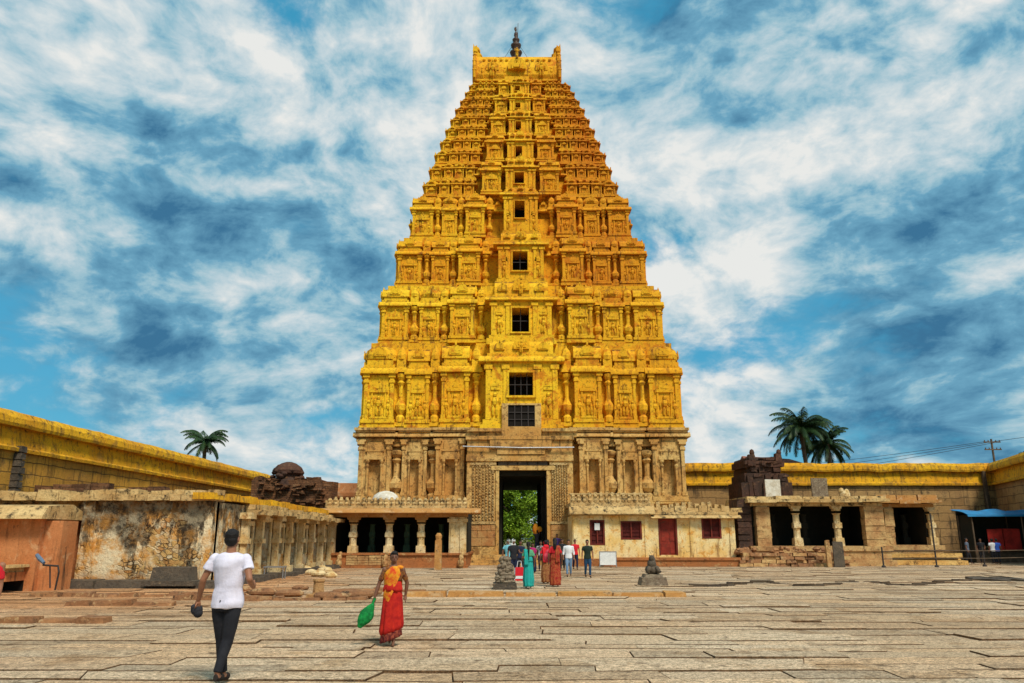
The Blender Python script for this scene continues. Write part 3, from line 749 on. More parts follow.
def gbay(mb, cx, w, yf, yb):
    h = zW1-zW0; Z = lambda f: zW0+h*f
    mb.box(cx-w/2, cx+w/2, yf+.02, yb, Z(-.02), Z(.07)); 
    nw = w*.17
    for s in (-1, 1):                                   # body either side of the recess
        a, b_ = sorted((cx+s*nw, cx+s*w*.46)); mb.box(a, b_, yf+.16, yb, Z(.07), Z(.985))
    mb.box(cx-nw, cx+nw, yf+.16, yb, Z(.66), Z(.985)); mb.box(cx-nw, cx+nw, yf+.62, yb, Z(.07), Z(.66))
    for s in (-1, 1):
        xx = cx+s*w*.40; pw = w*.05
        mb.box(xx-pw, xx+pw, yf+.04, yb-.1, Z(.07), Z(.83)); mb.box(xx-pw*1.5, xx+pw*1.5, yf-.02, yb-.1, Z(.07), Z(.13))
        mb.box(xx-pw*1.5, xx+pw*1.5, yf-.02, yb-.1, Z(.80), Z(.84)); mb.box(xx-pw*1.1, xx+pw*1.1, yf+.02, yb-.1, Z(.84), Z(.885)); mb.box(xx-pw*2, xx+pw*2, yf-.08, yb-.1, Z(.885), Z(.93)); mb.box(xx-pw*2.8, xx+pw*2.8, yf-.03, yb-.1, Z(.93), Z(.97))
        xx = cx+s*w*.2; pw = w*.032
        mb.lathe(xx, yf+.1, [(pw*1.5, Z(.07)), (pw*1.5, Z(.12)), (pw, Z(.14)), (pw, Z(.5)), (pw*1.6, Z(.54)), (pw*.9, Z(.57)), (pw*1.9, Z(.61)), (pw*1.9, Z(.64))], 8)
    mb.box(cx-w*.3, cx+w*.3, yf+.0, yb-.1, Z(.64), Z(.70), .05, 0); mb.box(cx-w*.22, cx+w*.22, yf+.06, yb-.1, Z(.70), Z(.77)); mb.box(cx-w*.26, cx+w*.26, yf+.02, yb-.1, Z(.77), Z(.80)); mb.box(cx-w*.2, cx+w*.2, yf+.07, yb-.1, Z(.80), Z(.92))
for s in (-1, 1):
    for c, w in ((.895, .215), (.655, .165), (.435, .19)):
        mb = MB(); mb.T = T0; gbay(mb, s*c*hw, w*hw, -hd-.25+(.12 if c == .655 else 0)-(.25 if c == .435 else 0), -hd+.7)
        ob = obj('niche_bay', mb, M['granite'], tower)
        nb = MB(); nb.T = T0; 
    for c in (.54, .765):
        mb = MB(); mb.T = T0; potcolumn(mb, s*c*hw, .03*hw, -hd+.22, zW0, zW1+1.2, False)
        h = zW1-zW0
        mb.box(s*c*hw-.5, s*c*hw+.5, -hd+.02, -hd+.7, zW0+h*.86, zW0+h*.9); mb.box(s*c*hw-.32, s*c*hw+.32, -hd+.1, -hd+.7, zW0+h*.9, zW0+h*.98)
        obj('pot_column', mb, M['granite'], tower)
for ang, L, D in ((90, hd, hw), (-90, hd, hw)):
    mb = MB(); mb.T = T0 @ Matrix.Rotation(R(ang), 4, 'Z')
    for c in (-.8, -.4, 0, .4, .8): gbay(mb, c*L, .3*L, -D-.1, -D+.7)
    obj('flank_bays', mb, M['granite'], tower)
# heavy double cornice between granite and limewash
cn = MB(); cn.T = T0
for s in (-1, 1):
    for c, w, o in ((.895, .235, .5), (.77, .1, .1), (.655, .19, .3), (.54, .1, .1), (.42, .24, .62)):
        cx = s*c*hw; w_ = w*hw
        kapota(cn, cx-w_/2, cx+w_/2, -hd+.8, -hd+.1-o*.6, zb-.55, zb-.2, .22)
        cn.box(cx-w_/2-.04, cx+w_/2+.04, -hd-.1-o*.6, -hd+.8, zb-.2, zb-.07); cn.box(cx-w_/2-.12, cx+w_/2+.12, -hd-.2-o*.6, -hd+.8, zb-.07, zb+.12)
for ang, L, D in ((90, hd, hw), (-90, hd, hw), (180, hw, hd)):
    cn.T = T0 @ Matrix.Rotation(R(ang), 4, 'Z')
    kapota(cn, -L-.1, L+.1, -D+.8, -D-.1, zb-.546, zb-.204, .2); cn.box(-L-.2, L+.2, -D-.2, -D+.8, zb-.204, zb+.1)
obj('cornice', cn, M['granite'], tower)
# portal block ----------------------------------------------------------
YP = 55.2
pl_, pr_ = P(466, 520, YP)[0], P(574, 520, YP)[0]; ol, orr = P(496, 520, YP)[0], P(550, 520, YP)[0]
ol2, orr2 = TX-PW, TX+PW
zlt = P(521, 470, YP)[2]
zpt = P(521, 436, YP)[2]
yb = TY-hd+inn+.02
pb = MB()
for a, b_ in ((pl_, ol), (orr, pr_)):
    pb.box(a, b_, YP+.12, yb, .5, zpt-.25)
    pb.box(a-.1, b_+.1, YP-.05, yb-.05, 0, .5+.5); 
    pb.box(a-.05, b_+.05, YP+.03, yb-.05, 1.0, 1.15)
pb.box(ol, orr, YP+.12, yb, zlt+.62, zpt-.25)                      # wall above the door
pb.box(pl_-.05, pr_+.05, YP+.02, yb-.03, zlt+.62+.02, zlt+1.05)
pb.box(pl_-.1, pr_+.1, YP-.05, yb-.04, zpt-.25, zpt)
pp = [P(490, 450, YP)[0], P(552, 450, YP)[0]]
zA, zB = P(521, 461, YP)[2], P(521, 441, YP)[2]
pb.box(pp[0], pp[1], YP-.03, YP+.3, zpt-.9, zpt-.3)
pb.box(pp[0]+.5, pp[1]-.5, YP-.06, YP+.3, zlt+1.1, zlt+1.5)
# upper granite stage holding the low window
zu = P(521, 400, YP+.6)[2]
pb.box(wA[0]-.45, wA[0], YP+.35, yb+.6, zpt, wzT+.12); pb.box(wB[0], wB[0]+.45, YP+.35, yb+.6, zpt, wzT+.12)
pb.box(wA[0], wB[0], YP+.36, yb+.6, wzT, wzT+.12)
pb.box(wA[0], wB[0], YP+.36, yb+.6, zpt, wzB)
for s in (-1, 1):
    a, b_ = sorted((TX+s*(1.45), TX+s*3.95)); pb.box(a, b_, YP+.5, yb+.5, zpt+.02, zb-.25); pb.box(a, b_, YP+.3, yb+.5, zb-.25, zb-.02)
po = obj('portal', pb, M['granite'], tower)
# carved jamb panels
for a, b_ in ((pl_+.35, ol-.12), (orr+.12, pr_-.35)):
    jb = MB(); n = 7; w = (b_-a)/n
    for k in range(n):
        z = 2.9
        while z < zlt+.3:
            hh = rt.uniform(.16, .25)
            jb.box(a+w*k+.03, a+w*(k+1)-.03, YP+rt.uniform(.0, .07), YP+.2, z, z+hh-.05, .03, 0)
            jb.ell((a+w*(k+.5), YP+.04, z+hh*.45), (w*.3, .07, hh*.3), 6, 4)
            z += hh
    jb.box(a-.1, b_+.1, YP+.0, YP+.2, 2.66, 2.85); jb.box(a-.1, b_+.1, YP+.0, YP+.2, zlt+.35, zlt+.5)
    obj('carved_jamb', jb, M['granite_carved'], po)
bj = MB()
for a, b_ in ((pl_+.05, ol-.05), (orr+.05, pr_-.05)):
    bj = MB(); z = 1.2
    for hh in (.55, .48, .4):
        x = a
        while x < b_-.3:
            w = min(rt.uniform(.6, 1.1), b_-x); bj.box(x+.012, x+w-.012, YP+.04+rt.uniform(0, .03), YP+.2, z+.012, z+hh-.012, .01, 0); x += w
        z += hh
    obj('wall_blocks', bj, M['oblock'] if 'oblock' in M else M.setdefault('oblock', mat('orange_granite_block', (.44, .19, .06), (.5, .28, .1), 1.2, (.25, .1, .04), .3, 3, dirt=.3, bump=.7)), po)
# door frame, lintel, gap with beams
df = MB()
for a, b_ in ((ol-.02, ol+.2), (orr-.2, orr+.02)): df.box(a, b_, YP+.02, YP+.5, .6, zlt)
df.box(ol-.35, orr+.35, YP-.02, YP+.6, zlt, zlt+.3)
obj('doorway', df, M['granite'], po)
bm_ = MB()
for k in range(5):
    a = ol+.1+(orr-ol-.2)*k/5; bm_.box(a+.03, a+(orr-ol)/5-.06, YP+.2, YP+.6, zlt+.36, zlt+.6)
obj('lintel_beams', bm_, M['darkstone'], po)
# the dark lining of the passage with its inner door posts
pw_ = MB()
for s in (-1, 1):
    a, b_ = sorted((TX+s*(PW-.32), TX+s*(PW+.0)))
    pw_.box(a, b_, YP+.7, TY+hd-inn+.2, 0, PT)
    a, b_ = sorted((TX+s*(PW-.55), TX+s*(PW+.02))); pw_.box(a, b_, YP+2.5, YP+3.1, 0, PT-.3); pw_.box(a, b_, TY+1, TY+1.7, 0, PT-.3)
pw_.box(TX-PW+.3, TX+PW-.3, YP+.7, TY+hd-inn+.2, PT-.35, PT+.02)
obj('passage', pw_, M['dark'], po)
pf = MB(); pf.box(TX-PW+.1, TX+PW-.1, YP-.05, TY+hd+.6, 0, .6); obj('threshold', pf, M['granite'], po)
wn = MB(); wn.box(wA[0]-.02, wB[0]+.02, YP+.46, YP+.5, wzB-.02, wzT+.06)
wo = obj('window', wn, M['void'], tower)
wn = MB()
for k in range(5): x = wA[0]+(wB[0]-wA[0])*k/4; wn.box(x-.035, x+.035, YP+.39, YP+.43, wzB, wzT)
for f in (.33, .66): wn.box(wA[0], wB[0], YP+.385, YP+.435, wzB+(wzT-wzB)*f-.03, wzB+(wzT-wzB)*f+.03)
obj('window_bars', wn, M['iron'], wo)
# water pipe across the portal
pi = MB(); zz = P(521, 448, YP)[2]
pi.tube([(pl_-.3, YP-.12, zz+.1), (TX, YP-.13, zz), (pr_+.1, YP-.12, zz+.03)], [.05]*3, 8)
obj('pipe', pi, M['steel'], tower)
# steps up to the door
stp = MB()
for k in range(4): stp.box(pl_+.1-.15*k, pr_-.1+.1*k, YP-.6-.42*(k+1)+.2, YP-.1, 0+.002*k, .62-.155*(k+0), .02, .02)
tag(obj('door_steps', stp, M['granite']), 'low worn granite steps leading up into the tower doorway', 'steps')
# ------------------------------------------------------------------ enclosure walls
rs = random.Random(21)
HW = 7.75
def enclosure(root, path, top, low_mat, side=1, hi_mat='wallyel', band_h=1.95):
    t_ = 1.5*side
    mb = MB(); mb.sweep(path, [(0, -.3), (0, top-band_h), (t_, top-band_h), (t_, -.3)]); obj('wall_face', mb, M[low_mat], root)
    b = top-band_h
    mb = MB()
    s_ = side
    mb.sweep(path, [(-.22*s_, b), (-.24*s_, b+.16), (-.05*s_, b+.26), (.05*s_, b+1.15), (t_, b+1.15), (t_, b)])
    mb.sweep(path, [(-.30*s_, b+1.152), (-.34*s_, b+1.3), (-.30*s_, b+1.6), (-.12*s_, b+1.85), (.2*s_, top), (t_-.2*s_, top), (t_+.2*s_, b+1.5), (t_+.2*s_, b+1.152)])
    mb.v = [(x, y, z+(.07*mnoise.noise(Vector((x*.6, y*.6, 2)))+.05*mnoise.noise(Vector((x*2.1, y*2.1, 5))) if z > top-.6 else .02*mnoise.noise(Vector((x, y, 9))))) for x, y, z in mb.v]
    obj('coping', mb, M[hi_mat], root)
def wob(a, b, n, amp=.0):
    return [(a[0]+(b[0]-a[0])*k/n+rs.uniform(-amp, amp), a[1]+(b[1]-a[1])*k/n) for k in range(n+1)]
lw = empty('enclosure_wall', (-24, 50, 0), 'long stone wall with thick yellow coping running back along the left side of the courtyard', 'wall')
enclosure(lw, wob((-23.7, 77.5), (-24.6, 8), 110, .03), HW, 'wallochre', side=1)
bl = empty('enclosure_wall', (-17, 76, 0), 'stretch of orange wall far behind, seen between the brick ruin and the tower', 'wall')
enclosure(bl, [(TX-10, 77.5), (-24, 77.5)][::-1], 7.0, 'wallochre', side=-1, band_h=2.6, hi_mat='orange')
rw = empty('enclosure_wall', (26, 66.5, 0), 'tall stone wall with yellow top running straight back of the right pavilions', 'wall')
enclosure(rw, wob((TX+9.5, 66.3), (41.8, 66.3), 62, .0)[::-1], HW, 'block', side=1, band_h=1.75)
rw2 = empty('enclosure_wall', (38, 60, 0), 'stone wall with yellow top turning towards the viewer at the right edge', 'wall')
enclosure(rw2, [(40.4, 66.8), (38.9, 61.5), (37.4, 56.5), (34.8, 47.5)], HW, 'block', side=-1, band_h=1.75)
# pilaster, drain stain, joints on the left wall
mb = MB(); X_ = -24.0
q0 = P(18, 465, 37.6)
mb.box(-24.3, -23.9, 38.1, 38.4, 3.4, 6.0, .03, .03, .02)
for k in range(8): mb.box(-24.25, -23.8+rs.uniform(-.05, .03), 38.05, 38.45, 3.4+k*.34, 3.4+k*.34+.28, 0, 0, .02)
tag(obj('wall_post', mb, M['darkstone']), 'dark upright stone post standing against the left yellow wall', 'stone post')
mb = MB(); mb.tube([P(983, 478, 66)[:2]+(7.0,), P(988, 505, 65.8)[:2]+(3.9,), P(992, 520, 65.6)[:2]+(2.6,)], [.08, .07, .07], 7)
tag(obj('drain_pipe', mb, M['wood']), 'thin weathered pipe leaning down the dark corner of the right wall', 'pipe')
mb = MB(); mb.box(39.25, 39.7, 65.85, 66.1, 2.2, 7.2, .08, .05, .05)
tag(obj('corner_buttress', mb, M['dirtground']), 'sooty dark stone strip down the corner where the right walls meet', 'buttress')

# ------------------------------------------------------------------ left low building
def rough_top(mb, x0, x1, y0, y1, z, n, a=.12, h0=.3):
    for k in range(n):
        xa = x0+(x1-x0)*k/n; xb = x0+(x1-x0)*(k+1)/n
        mb.box(xa, xb+.001, y0+rs.uniform(-.05, .05), y1, z-h0, z+rs.uniform(-a, a), .03, .03, .02)
lb = empty('long_building', (-13, 35, 0), 'long low building with black mould stained front wall and crumbling pillared side', 'building')
xc, yc_ = P(206, 587, 29.4)[0], 29.4
xl = P(79, 587, 29.4)[0]
ztop = P(150, 492, 29.4)[2]
mb = MB()
mb.box(xl, xc, yc_, yc_+.6, 0, ztop-.3)                                  # front wall
mb.box(-23.6, xl-.02, yc_+.35, yc_+.95, 0, ztop-.3)
obj('front_wall', mb, M['stainwall'], lb)
mb = MB(); mb.box(xl-.18, xl+.35, yc_-.12, yc_+1.1, 0, ztop-.35, .05, 0, .03)
obj('corner_pier', mb, M['stainwall2'], lb)
mb = MB(); mb.box(xc-.25, xc+.04, yc_-.05, yc_+.3, 0, ztop-.3, 0, 0, .01); obj('corner_pier', mb, M['stainwall2'], lb)
mb = MB()
n = 12
for k in range(n):
    a = xl-.3+(xc-xl+.45)*k/n; b = xl-.3+(xc-xl+.45)*(k+1)/n
    mb.box(a, b-.015, yc_-.28+rs.uniform(-.03, .03), yc_+.7, ztop-.32, ztop-.10+rs.uniform(-.02, .03), 0, 0, .012)
    mb.box(a+.03, b-.0, yc_-.08+rs.uniform(-.04, .04), yc_+.7, ztop-.10, ztop+.06+rs.uniform(-.06, .06), .02, .02, .012)
for k in range(9):
    a = -23.4+(xl+23.0)*k/9; mb.box(a, a+(xl+23.0)/9-.02, yc_+.05, yc_+1.3, ztop-.3, ztop+.03+rs.uniform(-.07, .07), .02, .02, .02)
obj('cornice', mb, M['coping'], lb)
mb = MB(); mb.box(-23.6, xc-.3, yc_+.65, 49.5, ztop-.45, ztop-.2); obj('roof', mb, M['dirtground'], lb)
mb = MB()                                                            # parapet brick remains on the roof
for k in range(7): mb.box(-19+k*.75, -18.3+k*.75, 31.5, 32, ztop-.2, ztop+.35+rs.uniform(-.1, .1), 0, 0, .03)
obj('parapet', mb, M['brick'], lb)
# side running back : pillars, openings, upper eave
ys = [29.7, 31.6, 33.5, 34.4, 35.6, 36.6, 38.0, 39.0, 40.5, 41.6, 43.2, 44.2, 45.8, 46.8, 48.6]
mb = MB(); wd = MB(); vd = MB(); y_ = yc_+.3
zs = ztop-.35
openings = [(33.0, 33.9, 1.1, 2.2, 'w'), (35.0, 36.4, .25, 2.4, 'd'), (37.6, 38.5, 1.0, 2.2, 'w'), (39.4, 40.9, .2, 2.5, 'd'), (42.0, 42.9, .9, 2.2, 'w'), (43.9, 45.4, .2, 2.5, 'd'), (46.4, 47.3, .9, 2.2, 'w')]
y0 = yc_+.35
for a, b, z0, z1, k in openings:
    mb.box(xc-.55, xc, y0, a, 0, zs); mb.box(xc-.55, xc, a, b, z1, zs); mb.box(xc-.55, xc, a, b, 0, z0); y0 = b
mb.box(xc-.55, xc, y0, 49.5, 0, zs)
obj('side_wall', mb, M['stainwall2'], lb)
for a, b, z0, z1, k in openings:
    mb = MB()
    mb.box(xc-.02, xc+.08, a-.14, a, z0, z1+.02); mb.box(xc-.02, xc+.08, b, b+.14, z0, z1+.02); mb.box(xc-.02, xc+.1, a-.18, b+.18, z1+.02, z1+.2)
    fr = obj('doorway' if k == 'd' else 'window', mb, M['pillar'], lb)
    mb = MB(); mb.box(xc-.42, xc-.38, a, b, z0, z1); obj('door_leaf' if k == 'd' else 'pane', mb, M['void'] if rs.random() < .6 else M['maroon'], fr)
for y in (32.6, 34.5, 37.0, 39.05, 41.3, 43.5, 45.8, 47.9):
    mb = MB(); w = .24
    mb.box(xc+.02, xc+.42, y-.22, y+.22, 0, .45, 0, 0, .01); mb.box(xc+.04, xc+.30, y-.12, y+.12, .45, 1.5, .01, .01, .01); mb.box(xc+.02, xc+.4, y-.2, y+.2, 1.5, 1.7); mb.box(xc+.05, xc+.34, y-.14, y+.14, 1.7, zs-.55)
    mb.box(xc+.02, xc+.5, y-.34, y+.34, zs-.55, zs-.3, 0, .06)
    if y > 32: obj('pillar', mb, M['pillar'], lb)
mb = MB()
for k in range(16):
    a = 33.0+k*1.0; dz = -.05+rs.uniform(-.05, .05)
    mb.box(xc-.1, xc+.85+rs.uniform(-.06, .04), a, a+.98, zs-.32+dz, zs-.12+dz, .0, 0, .02)
    mb.box(xc-.1, xc+.35+rs.uniform(-.06, .04), a, a+.98, zs-.12+dz, zs+.1+dz, .0, 0, .02)
obj('eave', mb, M['coping'], lb)
mb = MB()
for k in range(20): mb.box(xc-.65, xc+.14+rs.uniform(-.03, .03), 29.0+k*1.02, 30.0+k*1.02, ztop-.28+rs.uniform(-.02, .02), ztop-.0+rs.uniform(-.04, .03), .03, 0, .02)
obj('side_coping', mb, M['wallyel'], lb)
# plinth stones along the foot
mb = MB()
x = xl-3.5
while x < xc+.4:
    w = rs.uniform(.7, 1.7); mb.box(x, x+w-.04, yc_-.95+rs.uniform(-.1, .1), yc_, -.02, .24+rs.uniform(-.07, .05), .04, .04, .02); x += w
y = yc_
while y < 48:
    w = rs.uniform(.7, 1.6); mb.box(xc, xc+.85+rs.uniform(-.1, .15), y, y+w-.04, -.02, .2+rs.uniform(-.06, .05), .03, .03, .02); y += w
obj('plinth', mb, M['darkstone'], lb)
a, b = P(153, 580, 28.9)[0], P(197, 580, 28.9)[0]; 
mb = MB(); zt_ = P(170, 571, 28.5)[2]; mb.box(a+.1, b-.1, 28.4, 29.3, .2, .2+.52, .07, .05, .02); mb.box(a-.1, b+.15, 28.2, 29.35, .1, .27, 0, 0, .01)
tag(obj('stone_trough', mb, M['darkstone']), 'black stone trough against the foot of the mould stained wall', 'trough')

# small pink-orange building, bottom left
ob_ = empty('small_outbuilding', (-19, 27.5, 0), 'small orange plastered outbuilding with a stone ledge at the left edge', 'building')
yo = 27.2
xr = P(50, 590, yo)[0]; xm = P(36, 560, yo)[0]; zr_ = P(40, 519, yo)[2]
mb = MB(); mb.box(-26, xm, yo, yo+2.6, 0, zr_); mb.box(xm+.0, xr, yo+.25, yo+1.2, 0, zr_-.05)
for x in (-17.4, -18.8): mb.box(x-.02, x+.02, yo-.012, yo+.1, 1.2, zr_)
obj('wall', mb, M['orange'], ob_)
mb = MB()
zt2 = P(20, 506, yo)[2]
mb.prismx(-26, xm+.25, [(yo-.45, zr_+.0), (yo-.4, zr_+.12), (yo-.1, zt2), (yo+1.4, zt2+.1), (yo+2.7, zr_+.1), (yo+2.7, zr_)])
obj('roof', mb, M['coping'], ob_)
zl_ = P(20, 568, yo-.8)[2]
mb = MB(); mb.box(-26, xm-.35, yo-1.1, yo+.05, zl_-.14, zl_, 0, 0, .01)
for k in range(8): mb.box(-20.5+k*.55, -20+k*.55, yo-1.15+rs.uniform(-.04, .04), yo, zl_, zl_+.05+rs.uniform(0, .05), .02, .02, .01)
obj('ledge', mb, M['coping'], ob_)
mb = MB(); mb.box(-26, xm-.3, yo-1.0, yo+.04, zl_-.42, zl_-.14); obj('ledge_beam', mb, M['orange'], ob_)
mb = MB()
for x in (-19.4, -17.2): mb.box(x-.2, x+.2, yo-.95, yo, 0, zl_-.4)
obj('ledge_pier', mb, M['darkstone'], ob_)
mb = MB(); mb.box(-26, xm-.3, yo-.03, yo-.005, 0, zl_-.42); obj('ledge_shade', mb, M['void'], ob_)  # flat near-black sheet on the wall, painting the shade under the ledge
mb = MB(); xx = P(40, 560, 26)[0]
mb.tube([P(37, 555, 26), P(40, 559, 25.9), P(44, 563, 25.8)], [.06, .075, .05], 8)
tag(obj('gas_bottle', mb, mat('dull_blue_metal', (.12, .17, .24), None, rough=.4)), 'dull blue metal pipe end sticking out over the stone ledge', 'pipe')
mb = MB(); mb.tube([P(43, 565, 25.9), P(58, 566, 25.7), P(59, 572, 25.7), P(55, 590, 25.8)], [.03]*4, 6); mb.tube([P(50, 565.5, 25.9), P(50, 588, 25.9)], [.025]*2, 6)
tag(obj('hand_rail', mb, M['iron']), 'thin bent iron rail beside the orange outbuilding', 'rail')

# ------------------------------------------------------------------ brick ruin with a round crest behind the long building
br = empty('brick_ruin', (-14.5, 52, 0), 'dark crumbling brick ruin with a round domed crest behind the long building', 'ruin')
yb2 = 53.0
def wall_px(mb, px0, px1, py0, py1, Y, d, j=.08, zbase=None):
    a = P(px0, py0, Y); b = P(px1, py1, Y); mb.box(a[0], b[0], Y, Y+d, zbase if zbase is not None else b[2], a[2], 0, 0, j)
mb = MB()
wall_px(mb, 252, 318, 480, 545, yb2, 3.5, .03, 2.4)
for k in range(26):
    px = 252+rs.random()*66; w = rs.uniform(3, 9); wall_px(mb, px, px+w, 480-rs.uniform(0, 4), 480, yb2+rs.uniform(-.2, .6), 1.2, .06)
for k in range(50):
    px = 258+rs.random()*60; py = 482+rs.random()*24; wall_px(mb, px, px+rs.uniform(2, 7), py-2, py, yb2-rs.uniform(.05, .5), .8, .05)
wall_px(mb, 316, 331, 481, 500, yb2+.5, 2.0, .05, 4)
obj('brick_mass', mb, M['brick'], br)
mb = MB(); c = P(288, 478, yb2+1)
z0 = c[2]
mb.lathe(c[0], c[1], [(1.15, z0-.9), (1.05, z0-.2), (.8, z0), (.75, z0+.15), (1.0, z0+.3), (1.02, z0+.5), (.85, z0+.75), (.5, z0+.98), (.2, z0+1.08)], 14)
for k in range(26):
    a = rs.uniform(0, 6.28); h = rs.uniform(-.2, .8); r = 1.0*math.cos(max(0, h)*1.1)
    mb.ell((c[0]+r*math.cos(a), c[1]+r*math.sin(a), z0+h), (.22, .22, .16), 6, 4)
obj('dome_crest', mb, M['darkbrick'], br)

# ------------------------------------------------------------------ left pillared hall
def column(mb, x, y, z0, z1, w=.5, cap=True):
    H = z1-z0
    mb.box(x-w*.55, x+w*.55, y-w*.55, y+w*.55, z0, z0+H*.2, .01, .01, .012)
    mb.lathe(x, y, [(w*.48, z0+H*.2), (w*.42, z0+H*.24), (w*.42, z0+H*.42), (w*.5, z0+H*.45)], 8, rot=.39)
    mb.box(x-w*.46, x+w*.46, y-w*.46, y+w*.46, z0+H*.45, z0+H*.58, .01, .01, .012)
    mb.lathe(x, y, [(w*.48, z0+H*.58), (w*.40, z0+H*.62), (w*.40, z0+H*.78), (w*.55, z0+H*.82)], 8, rot=.39)
def bracket(mb, x, y, z0, z1, w):
    h = z1-z0
    mb.box(x-w*.6, x+w*.6, y-w*.6, y+w*.6, z0, z0+h*.45); mb.prismy(y-w*.5, y+w*.5, [(x-w*.6, z0+h*.45), (x+w*.6, z0+h*.45), (x+w*.85, z0+h*.5), (x+w*.95, z1), (x-w*.95, z1), (x-w*.85, z0+h*.5)])
lh = empty('pillared_hall', (-7.2, 50, 0), 'open pillared hall on a raised stone platform left of the tower doorway', 'pavilion')
YH = 48.0
hx0, hx1 = P(325, 560, YH)[0], P(466, 560, YH)[0]
zpl = P(400, 553, YH)[2]; zea = P(400, 517, YH)[2]; zcor = P(400, 510, YH-.5)[2]; zpar = P(400, 496, YH)[2]
mb = MB(); mb.box(hx0-.3, hx1, YH-.05, 56, 0, zpl-.12)
mb.box(hx0-.3, hx1+.1, YH-.15, 56, zpl-.12, zpl); mb.box(hx0-.3, hx1+.1, YH-.22, YH+1, 0, .16)
obj('platform', mb, M['plinth'], lh)
mb = MB()
x = hx0
while x < hx1-.5:
    w = rs.uniform(.5, .9)
    for k in range(4): 
        if 345 < 512+x/YH*780 < 395: mb.box(x+.01, x+w-.02, YH-.1-rs.uniform(0, .05), YH, .18+k*.14, .18+k*.14+.12, 0, 0, .008)
    x += w
obj('carved_front', mb, M['rock'], lh)
for px in (340, 386, 461):                                     # carved balustrade animals at the step ends
    mb = MB(); x = P(px, 560, YH)[0]; mb.ell((x, YH-.35, .28), (.2, .3, .28), 8, 6); mb.ell((x+.04, YH-.4, .6), (.15, .2, .2), 8, 6); mb.ell((x+.08, YH-.3, .82), (.11, .14, .14), 7, 5); mb.tube([(x+.04, YH-.58, .62), (x, YH-.66, .4), (x-.04, YH-.62, .15)], [.07, .05, .04], 6); obj('carved_animal', mb, M['rock'], lh)
for px in (353, 389, 421):
    x = P(px, 540, YH+.35)[0]; mb = MB(); column(mb, x, YH+.4, zpl, zea-.02, .5); c_ = obj('pillar', mb, M['pillar'], lh)
    mb = MB(); bracket(mb, x, YH+.4, zea-.3, zea, .42); obj('bracket', mb, M['kerb'], c_)
for px0, px1 in ((325, 334), (449, 466)):
    mb = MB(); a, b = P(px0, 540, YH+.2)[0], P(px1, 540, YH+.2)[0]
    mb.box(a, b, YH+.1, YH+.7, zpl, zea); mb.box(a+.1, a+.35, YH+.02, YH+.2, zpl, zea); mb.box(b-.35, b-.08, YH+.02, YH+.2, zpl, zea); mb.box(a-.1, b+.1, YH-.02, YH+.3, zea-.3, zea-.1)
    obj('pilaster', mb, M['pillar'], lh)
for px in (372, 407, 441): mb = MB(); x = P(px, 540, YH+3)[0]; column(mb, x, YH+3, zpl, zea, .4); obj('inner_pillar', mb, M['greenwall'], lh)
mb = MB(); mb.box(hx0, hx1, 53.6, 54, zpl, zea+.3); mb.box(hx0-.02, hx0+.25, YH+.7, 53.6, zpl, zea+.3); mb.box(hx1-.25, hx1, YH+.7, 53.6, zpl, zea+.3); mb.box(hx0+.25, hx1-.25, YH+.8, 53.6, zea+.12, zea+.3)
obj('back_wall', mb, M['dark'], lh)
mb = MB(); mb.box(hx0-.1, hx1+.05, YH+.12, YH+.75, zea, zea+.22)
kapota(mb, hx0-.1, hx1+.1, YH+1.0, YH+.1, zea+.2, zcor+.12, .75)
mb.box(hx0-.2, hx1+.05, YH+.3, 56, zcor+.05, zcor+.2)
obj('eave', mb, M['kerb'], lh)
mb = MB(); n = 24
mb.box(hx0-.2, hx1, YH+.06, YH+.42, zcor+.12, zcor+.28); mb.box(hx0-.2, hx1, YH+.12, YH+.4, zcor+.28, zcor+.6)
x = hx0-.1; k = 0
while x < hx1-.1:
    w = .34
    mb.lathe(x+w/2, YH+.15, [(w*.3, zcor+.28), (w*.45, zcor+.4), (w*.3, zcor+.5), (w*.42, zcor+.62+rs.uniform(-.04, .04)), (w*.2, zcor+.78+rs.uniform(-.08, .05))], 6); x += w; k += 1
obj('parapet', mb, M['coping'], lh)
mb = MB(); x = P(386, 492, 50.2)[0]; z = zcor+.2
mb.box(x-1.1, x+1.1, 49.4, 51.2, z, z+.45)
obj('roof_block', mb, M['kerb'], lh)
mb = MB(); zd = z+.45
mb.lathe(x, 50.2, [(.85, zd), (.86, zd+.12), (.72, zd+.36), (.45, zd+.54), (.12, zd+.62)], 18)
obj('small_dome', mb, M['dome'], lh, smooth=True)

# ------------------------------------------------------------------ right cream building
cbd = empty('cream_building', (9, 52, 0), 'cream limewashed low building with dark red door and windows right of the tower doorway', 'building')
YB = 51.0
bx0, bx1 = P(573, 560, YB)[0], P(737, 560, YB)[0]; bxm = P(654, 560, YB)[0]
zf = P(640, 557, YB)[2]; ze = P(640, 517, YB)[2]
ops = [(590, 604.5, 520, 545, 'window'), (621, 641.5, 521, 539.5, 'window'), (659.5, 676, 518, 555, 'door'), (702, 721, 517.5, 538.5, 'window')]
OP = [(P(a, 530, YB)[0], P(b, 530, YB)[0], P(600, d_, YB)[2], P(600, c_, YB)[2], k) for a, b, c_, d_, k in ops]
mb = MB(); x = bx0
for a, b, z0, z1, k in OP:
    mb.box(x, a, YB, YB+.5, zf-.1, ze+.1); mb.box(a, b, YB, YB+.5, zf-.1, z0); mb.box(a, b, YB, YB+.5, z1, ze+.1); x = b
mb.box(x, bx1, YB, YB+.5, zf-.1, ze+.1)
mb.box(bx0, bx0+.5, YB+.5, 57, 0, ze+.1); mb.box(bx1-.5, bx1, YB+.5, 57, 0, ze+.1); mb.box(bx0+.5, bx1-.5, YB+.6, 57, ze-.1, ze+.1)
